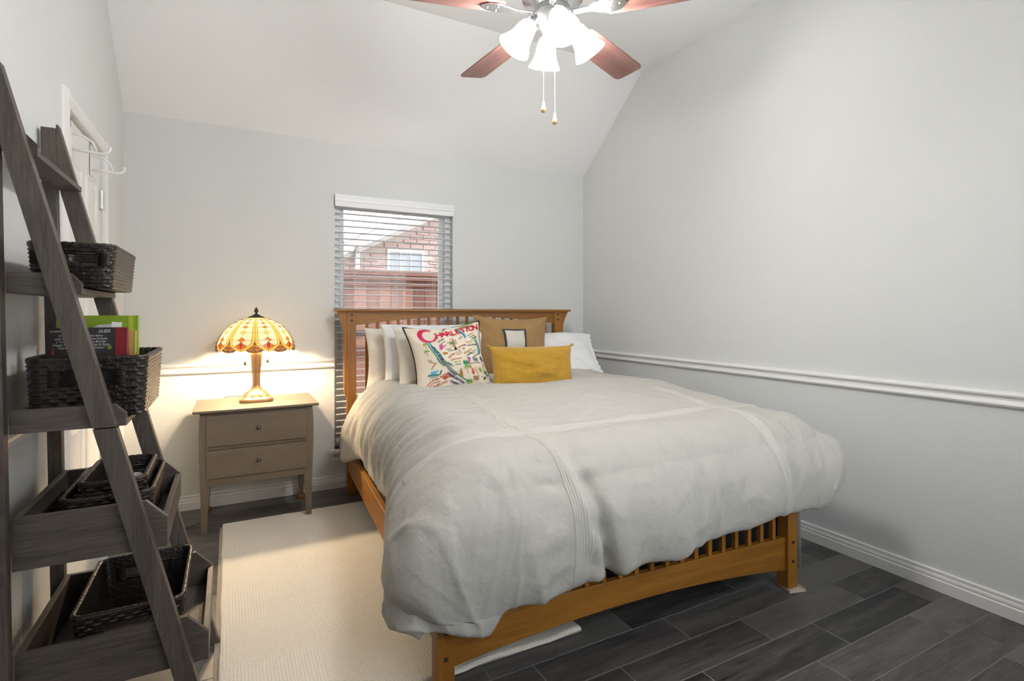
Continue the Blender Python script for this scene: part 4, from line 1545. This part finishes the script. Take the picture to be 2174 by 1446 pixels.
for sx in (-1, 1):
    cx = sx * .068
    MB().tube([(0, 0, .345), (sx * .03, 0, .352), (sx * .05, 0, .358)], .007, 10).build('socket', 'darkbronze', lamp, smooth=40)
    MB().lathe([(.008, 0), (.010, .008), (.020, .026), (.024, .042), (.020, .058), (.001, .066)], 14, (cx, 0, .362)).build('bulb', emit('warm_bulb', (1.0, .76, .48), LAMP_BULB), lamp, smooth=True)
    ch = MB()
    # pull chains
    x = sx * .0625
    zc = .255 if sx < 0 else .262
    ch.tube([(x, -.02, .352), (x, -.02, zc)], .0009, 5)
    ch.build('pull_chain', 'bronze', lamp)
    MB().lathe([(.001, .030), (.004, .026), (.0072, .010), (.0072, .004), (.006, 0), (.001, 0)], 10, (x, -.02, zc - .03)).build('chain_pull', 'pewter', lamp, smooth=40)
# lamp cord: off the back of the nightstand, down to the floor and along to the wall behind the shelf
cp_ = [(0, .09, .008), (.0, .17, .004), (-.06, .222, .001), (-.20, .23, -.02), (-.27, .228, -.25), (-.29, .21, -.50), (-.28, .16, -.66), (-.27, .06, -.686), (-.31, -.05, -.688), (-.40, -.07, -.688), (-.52, .02, -.688), (-.60, .14, -.688)]


def spl3(pts, n=8):
    out = []
    for i in range(len(pts) - 1):
        p0, p1, p2, p3 = [Vector(pts[max(0, min(len(pts) - 1, i + k))]) for k in (-1, 0, 1, 2)]
        for k in range(n):
            t = k / n
            out.append(.5 * (2 * p1 + (p2 - p0) * t + (2 * p0 - 5 * p1 + 4 * p2 - p3) * t * t + (3 * p1 - p0 - 3 * p2 + p3) * t ** 3))
    return out + [Vector(pts[-1])]


MB().tube(spl3(cp_), .0028, 6).build('power_cord', plain('brown_cord', (.10, .06, .035), .6), lamp, smooth=True)

# ------------------------------------------------------------------ ladder shelf
ld_ = thing('ladder_shelf', 'weathered grey wood ladder shelf with five trays leaning at the left wall', 'shelf', (XL, 1.755, 0))
O = Vector((XL, 1.755, 0))
LT = .034
Y1, Y2 = 0.0, .545          # outer faces of the two side frames


def legx(z):
    return -.0325 - .2525 * z - O.x


for ya in (Y1, Y2 - LT):
    MB().prism([(legx(0), 0), (legx(.928), .928), (legx(.928) - .052, .928), (legx(0) - .052, 0)], 'y', ya, ya + LT).build('front_leg', 'lad_z', ld_, bevel=.0015)
    MB().prism([(legx(.931), .931), (legx(1.862), 1.862), (.0495, 1.862), (.0495, 1.684), (legx(.931) - .052, .931)], 'y', ya, ya + LT).build('front_leg', 'lad_z', ld_, bevel=.0015)
    MB().prism([(.077, 0), (.040, 0), (.010, 1.85), (.0485, 1.85)], 'y', ya, ya + LT).build('rear_post', 'lad_z', ld_, bevel=.0015)
trays = [(.225, .363, -.053, .055, 1), (.576, .712, -.155, .050, 1), (.927, .988, -.250, .026, 0), (1.287, 1.342, -.347, .022, 0), (1.641, 1.697, -.437, .024, 0)]
PT = .016
for zl, zh, xf, ch_, front in trays:
    xf = xf - O.x
    xb = .0785 - .0155 * zl
    for ya in (Y1 + LT, Y2 - LT - PT):
        drop = ch_ * 1.06 if front else .026
        MB().prism([(xb, zl), (xf, zl), (xf, zh - drop), (xf - ch_, zh), (xb, zh)], 'y', ya, ya + PT).build('tray_side', 'lad_x', ld_, bevel=.0012)
    MB().box(xb + PT, xf - (PT if front else 0), Y1 + LT + PT, Y2 - LT - PT, zl, zl + .016).build('tray_bottom', 'lad_y', ld_, bevel=.001)
    MB().box(xb, xb + PT, Y1 + LT + PT, Y2 - LT - PT, zl, zh if front else zl + .055).build('tray_back', 'lad_y', ld_, bevel=.001)
    if front:
        MB().box(xf - PT, xf, Y1 + LT + PT, Y2 - LT - PT, zl, zh - ch_ * 1.06).build('tray_front', 'lad_y', ld_, bevel=.0012)
for z in (.972, .948):
    x = legx(z) - .026
    MB().lathe([(.001, -.001), (.0055, -.001), (.006, .002), (.001, .002)], 12).build('screw', 'screw', ld_)
    s_ = ld_.children[-1]
    s_.rotation_euler = (R(90), 0, 0)
    s_.location = (x, Y1 + .001, z)


# ------------------------------------------------------------------ woven baskets
def rrect(w, d, r, step=.006):
    """rounded rectangle path centred on 0: points and outward normals"""
    out = []
    segs = [((w / 2 - r), -(d / 2), 0), ]
    cs = [(w / 2 - r, -d / 2 + r, -90), (w / 2 - r, d / 2 - r, 0), (-w / 2 + r, d / 2 - r, 90), (-w / 2 + r, -d / 2 + r, 180)]
    for i, (cx, cy, a0) in enumerate(cs):
        na = max(4, int(r * math.pi / 2 / step))
        for k in range(na):
            a = R(a0 + 90 * k / na)
            out.append((cx + r * math.cos(a), cy + r * math.sin(a), math.cos(a), math.sin(a)))
        a = R(a0 + 90)
        nx_, ny_ = cs[(i + 1) % 4][0], cs[(i + 1) % 4][1]
        p0 = (cx + r * math.cos(a), cy + r * math.sin(a))
        p1 = (nx_ + r * math.cos(a), ny_ + r * math.sin(a))
        L_ = math.hypot(p1[0] - p0[0], p1[1] - p0[1])
        m_ = max(2, int(L_ / step))
        for k in range(m_):
            t = k / m_
            out.append((p0[0] + (p1[0] - p0[0]) * t, p0[1] + (p1[1] - p0[1]) * t, math.cos(a), math.sin(a)))
    return out


def basket(label, loc, w, d, h, taper=.05, rowh=.0105, tiltx=0.0, tilty=0.0):
    t = thing('wicker_basket', label, 'basket', loc, 0, 'black rattan baskets on the ladder shelf')
    t.rotation_euler = (tiltx, tilty, 0)
    path = rrect(w, d, .032)
    n = len(path)
    nr = int(h / rowh)
    per = 6      # samples per stitch
    hole = {}
    for side in (-1, 1):
        pass

    def inhole(i, z):
        x, y, nx_, ny_ = path[i % n]
        return abs(ny_) > .9 and abs(x) < .062 and h * .55 < z < h * .80

    mb = MB()

    def P(i, j3, inner):
        x, y, nx_, ny_ = path[i % n]
        j, k = divmod(j3, 2)
        z = h * j3 / (2 * nr)
        st = ((i + (per // 2 if j % 2 else 0)) % per)
        bul = (.0034 if k == 1 else 0.0) * (.25 if st == 0 else 1.0)
        out = -taper * (1 - z / h) * .5
        if inner:
            out -= .009 + bul * .7
        else:
            out += bul
        return (x * (1 + 0) + nx_ * out, y + ny_ * out, z)

    for inner in (0, 1):
        base = len(mb.v)
        mb.v += [P(i, j, inner) for j in range(2 * nr + 1) for i in range(n)]
        for j in range(2 * nr):
            for i in range(n):
                z = h * (j + .5) / (2 * nr)
                if inhole(i, z) and inhole(i + 1, z):
                    continue
                a, b = base + j * n + i, base + j * n + (i + 1) % n
                mb.f.append((a, b, b + n, a + n))
    # base
    for inner, zz in ((0, 0.002), (1, .010)):
        o0 = len(mb.v)
        for x, y, nx_, ny_ in path:
            e = -taper * .5 - (.009 if inner else 0)
            mb.v.append((x + nx_ * e, y + ny_ * e, zz))
        mb.f.append(tuple(range(o0, o0 + n)))
    me = bpy.data.meshes.new('woven_wall')
    me.from_pydata(mb.v, [], mb.f)
    bm = bmesh.new()
    bm.from_mesh(me)
    bmesh.ops.recalc_face_normals(bm, faces=bm.faces)
    bm.to_mesh(me)
    bm.free()
    obj('woven_wall', me, 'wicker', t, smooth=55)
    # wrapped rim
    rim = []
    rr = []
    for i, (x, y, nx_, ny_) in enumerate(path):
        rim.append((x - nx_ * .004, y - ny_ * .004, h))
        rr.append(.0075 if i % 3 else .0060)
    MB().tube(rim, rr, 8, closed=True).build('wrapped_rim', 'wicker_rim', t, smooth=True)
    # bound handle slots on both long sides
    for sy in (-1, 1):
        e = (d / 2 - taper * .5 * .32 - .005)
        hb = MB()
        for zz, rz in ((h * .545, .004), (h * .81, .0045)):
            hb.tube([(-.062, sy * e, zz), (.062, sy * e, zz)], rz, 6)
        for sx in (-1, 1):
            for k in range(9):
                z_ = h * .545 + (h * .27) * k / 8
                hb.tube([(sx * .060, sy * (e + .008), z_), (sx * .084, sy * (e + .009), z_), (sx * .085, sy * (e - .008), z_), (sx * .060, sy * (e - .008), z_)], .0022, 5, closed=True)
        hb.build('bound_handle', 'wicker_rim', t, smooth=True)
    return t


S = Vector((0, 0, 0))
b2 = basket('shallow black rattan basket on the second shelf from the top', (-.380, 2.03, 1.3055), .192, .39, .118, .02)
b3 = basket('black rattan basket on the middle shelf, holding the cookbooks', (-.345, 2.04, .945), .272, .40, .165, .02)
b4 = basket('larger of the two nested black rattan baskets on the fourth shelf, the outer one', (-.302, 2.02, .594), .215, .37, .130, .03)
b4s = basket('smaller black rattan basket nested inside another on the fourth shelf', (-.297, 2.025, .608), .160, .30, .145, .03, tilty=R(0))
b5 = basket('empty black rattan basket in the bottom tray of the ladder shelf', (-.250, 2.03, .243), .268, .40, .158, .05)
# crumpled tissue inside the small nested basket
mb = MB()
rows = []
for j in range(9):
    ph = math.pi * j / 8
    rows.append([((.026 + .012 * nz(i * .9, j * .8, 2)) * math.sin(ph) * math.cos(2 * math.pi * i / 14), (.030 + .014 * nz(i * .7, j, 5)) * math.sin(ph) * math.sin(2 * math.pi * i / 14), .028 + (.026 + .016 * nz(i, j * 1.1, 9)) * math.cos(ph)) for i in range(14)])
mb.grid(rows, cu=True)
o = tag(mb.build('crumpled_tissue', 'paper'), 'crumpled white tissue in the small nested basket', 'tissue')
o.location = (-.268, 2.105, .662)

# ------------------------------------------------------------------ cookbooks standing in the middle basket
M['bk_green'] = plain('green_book_cover', (.27, .40, .02), .35, var=.25, vscale=6)
M['bk_dark'] = plain('dark_brown_book_cover', (.036, .029, .030), .4)
M['bk_red'] = plain('red_book_spine', (.26, .012, .02), .4)
M['bk_gold'] = plain('golden_book_cover', (.55, .38, .10), .4, var=.3, vscale=20)
M['pages'] = plain('book_pages', (.78, .76, .70), .85)
M['ink_white'] = plain('white_book_lettering', (.72, .71, .70), .7)


def book(label, loc, w, h, t_, cover, spine, tilt):
    b = thing('cookbook', label, 'book', loc, 0, 'cookbooks standing in the middle basket')
    b.rotation_euler = (tilt, 0, 0)
    MB().box(-w / 2 + .003, w / 2 - .006, .003, t_ - .003, .003, h - .004).build('pages', 'pages', b)
    MB().box(-w / 2, w / 2 - .008, 0, .0025, 0, h).build('cover', cover, b, bevel=.0006)
    MB().box(-w / 2, w / 2 - .008, t_ - .0025, t_, 0, h).build('cover', cover, b, bevel=.0006)
    MB().box(w / 2 - .008, w / 2, 0, t_, 0, h).build('spine', spine, b, bevel=.002)
    return b


g = book('large lime-green cookbook at the back of the middle basket', (-.360, 2.055, .957), .206, .272, .022, 'bk_green', 'bk_green', R(-3))
cv = [(-.02, .23), (.0, .243), (.03, .245), (.055, .237), (.075, .222), (.08, .205), (-.02, .205)]
MB().prism(cv, 'y', -.0012, 0.0).build('cover_picture', plain('pale_book_picture', (.66, .68, .70), .4), g)
MB().box(.076, .088, -.0008, 0, .0, .272).build('cover_stripe', plain('yellow_green_stripe', (.45, .55, .03), .4), g)
g2 = book('thin golden cookbook between the green one and the dark one', (-.348, 2.012, .957), .180, .225, .014, 'bk_gold', 'bk_gold', R(-3))
dk = book('dark brown cookbook with red spine and white back-cover text, frontmost in the basket', (-.364, 1.945, .957), .190, .237, .024, 'bk_dark', 'bk_red', R(-2))
MB().box(.064, .0865, -.0009, 0, 0, .237).build('spine_wrap', 'bk_red', dk)
lt = MB()


def btext(t, x, z, size, align='LEFT', bold=0.0):
    vs, fs = text_mesh(t, size, bold, align)
    lt.add([(x + v[0], -.0008, z + v[1]) for v in vs], fs)


btext('COOKING/VEGAN', -.088, .226, .0062, bold=.0001)
btext('U.S. $00.00', .052, .2285, .0056, 'RIGHT', .0001)
btext('CAN $00.00', .052, .2235, .0056, 'RIGHT', .0001)
left = ["It's so E", 'and meat-f', 'a Tropical S', 'Veggie Hash, P', 'Salad, Vegg']
leftx = [-.067, -.076, -.073, -.081, -.068]
right = ['OUS to eat dairy-', 'ed recipes include', 'h-of-the-Border', 'Hearty Kale & Bean', 'ac & "Cheese"']
rightx = [.036, .045, .043, .051, .040]
for k in range(5):
    btext(left[k], leftx[k], .2135 - .0088 * k, .0088)
    btext(right[k], rightx[k], .2135 - .0088 * k, .0088, 'RIGHT')
me = bpy.data.meshes.new('cover_lettering')
me.from_pydata(lt.v, [], lt.f)
obj('cover_lettering', me, 'ink_white', dk)
MB().prism([(-.0835, .160), (-.078, .160), (-.0795, .186)], 'y', -.0012, 0).build('carrot_picture', plain('carrot_orange', (.45, .09, .02), .5), dk)
MB().prism([(.050 + .006 * math.cos(2 * math.pi * k / 10), .178 + .0065 * math.sin(2 * math.pi * k / 10)) for k in range(10)], 'y', -.0012, 0).build('leaf_picture', plain('olive_leaf', (.18, .20, .04), .5), dk)
MB().prism([(-.004 + .045 * math.cos(math.pi * k / 14), .115 + .028 * math.sin(math.pi * k / 14)) for k in range(15)], 'y', -.0012, 0).build('bowl_picture', plain('tan_bowl', (.45, .26, .11), .5), dk)
o = tag(MB().box(-.0125, .0125, 0, .0008, 0, .03).build('paper_slip', 'paper'), 'white paper slip sticking up between the cookbooks', 'bookmark')
o.location = (-.302, 1.978, .957 + .222)
o.rotation_euler = (R(-2), R(4), 0)

# ------------------------------------------------------------------ ceiling fan with light kit
FX, FY = 1.117, 1.76
fan = thing('ceiling_fan', 'five-blade cherry and nickel ceiling fan with four lit bell shades', 'ceiling fan', (FX, FY, 0))
MB().lathe([(.001, 3.082), (.075, 3.082), (.075, 3.07), (.055, 3.03), (.020, 3.01), (.001, 3.01)], 28).build('canopy', 'nickel', fan, smooth=40)
MB().tube([(0, 0, 3.03), (0, 0, 2.60)], .013, 12).build('downrod', 'nickel', fan, smooth=40)
MB().lathe([(.001, 2.62), (.03, 2.62), (.045, 2.59), (.095, 2.575), (.125, 2.545), (.130, 2.50), (.120, 2.462), (.085, 2.445), (.070, 2.425), (.073, 2.405), (.001, 2.405)], 40).build('motor_housing', 'nickel', fan, smooth=40)
MB().lathe([(.073, 2.408), (.078, 2.40), (.070, 2.375), (.055, 2.36), (.050, 2.342), (.038, 2.330), (.020, 2.322), (.001, 2.320)], 32).build('switch_housing', 'nickel', fan, smooth=40)
ZBL = 2.405
# blade outline (radius, half width)
bo = [(.20, .045), (.215, .056), (.26, .062), (.45, .068), (.63, .071), (.652, .066), (.662, .052)]
outl = [(r, w_) for r, w_ in bo] + [(r, -w_) for r, w_ in reversed(bo)]
bmesh_ = MB().prism(outl, 'z', -.003, .003).mesh('blade')
im = MB()
im.prism([(.085, .012), (.15, .014), (.185, .030), (.225, .040), (.262, .034), (.285, .012), (.285, -.012), (.262, -.034), (.225, -.040), (.185, -.030), (.15, -.014), (.085, -.012)], 'z', -.009, -.0035)
for x_, y_ in ((.225, .02), (.225, -.02), (.262, 0)):
    im.sphere((x_, y_, -.009), .005, 8, 6)
irm = im.mesh('blade_iron')
for k in range(5):
    a = R(23 + 72 * k)
    o = obj('blade', bmesh_, 'blade', fan, bevel=.002)
    o.location = (0, 0, ZBL)
    o.rotation_euler = (Matrix.Rotation(a, 4, 'Z') @ Matrix.Rotation(R(-11), 4, 'X')).to_euler()
    o2 = obj('blade_iron', irm, 'nickel', fan, bevel=.0015)
    o2.location = (0, 0, ZBL - .001)
    o2.rotation_euler = o.rotation_euler
bell = [(.017, 0), (.019, -.010), (.031, -.022), (.037, -.042), (.040, -.066), (.046, -.090), (.056, -.112), (.064, -.126), (.0655, -.130)]
shp = [(r, z) for r, z in bell] + [(r - .003, z) for r, z in reversed(bell)]
TILT = R(33)
for k in range(4):
    a = R(-109 + 90 * k)
    neck = Vector((.082 * math.cos(a), .082 * math.sin(a), 2.372))
    mt = Matrix.Translation(neck) @ Matrix.Rotation(a, 4, 'Z') @ Matrix.Rotation(-TILT, 4, 'Y')
    arm = MB().tube([(.045 * math.cos(a), .045 * math.sin(a), 2.368), (.064 * math.cos(a), .064 * math.sin(a), 2.384), tuple(neck)], .009, 10).build('light_arm', 'nickel', fan, smooth=True)
    fit = MB().lathe([(.001, .012), (.016, .012), (.021, .004), (.022, -.010), (.018, -.011)], 20).build('fitter', 'nickel', fan, smooth=40)
    fit.matrix_local = mt
    sh = MB().lathe(shp, 36).build('bell_shade', 'frost', fan, smooth=True)
    sh.matrix_local = mt
    sh['label'] = 'lit frosted white glass bell shade'
    bu = MB().lathe([(.010, -.02), (.013, -.035), (.022, -.06), (.023, -.075), (.015, -.090), (.001, -.096)], 16).build('bulb', emit('white_bulb', (1.0, .98, .955), FAN_BULB), fan, smooth=True)
    bu.matrix_local = mt
for (dx_, dy_, zb2) in ((-.045, -.005, 2.055), (.002, -.012, 2.015)):
    cb = MB()
    z = 2.335
    while z > zb2:
        cb.sphere((dx_, dy_, z), .0017, 6, 4)
        z -= .0042
    cb.tube([(dx_, dy_, 2.345), (dx_, dy_, zb2)], .0006, 4)
    cb.build('pull_chain', 'nickel', fan, smooth=True)
    MB().lathe([(.001, .002), (.0045, 0), (.0058, -.014), (.0095, -.030), (.0105, -.034), (.0095, -.040), (.006, -.044), (.001, -.045)], 14, (dx_, dy_, zb2)).build('chain_knob', 'knobwood', fan, smooth=40)
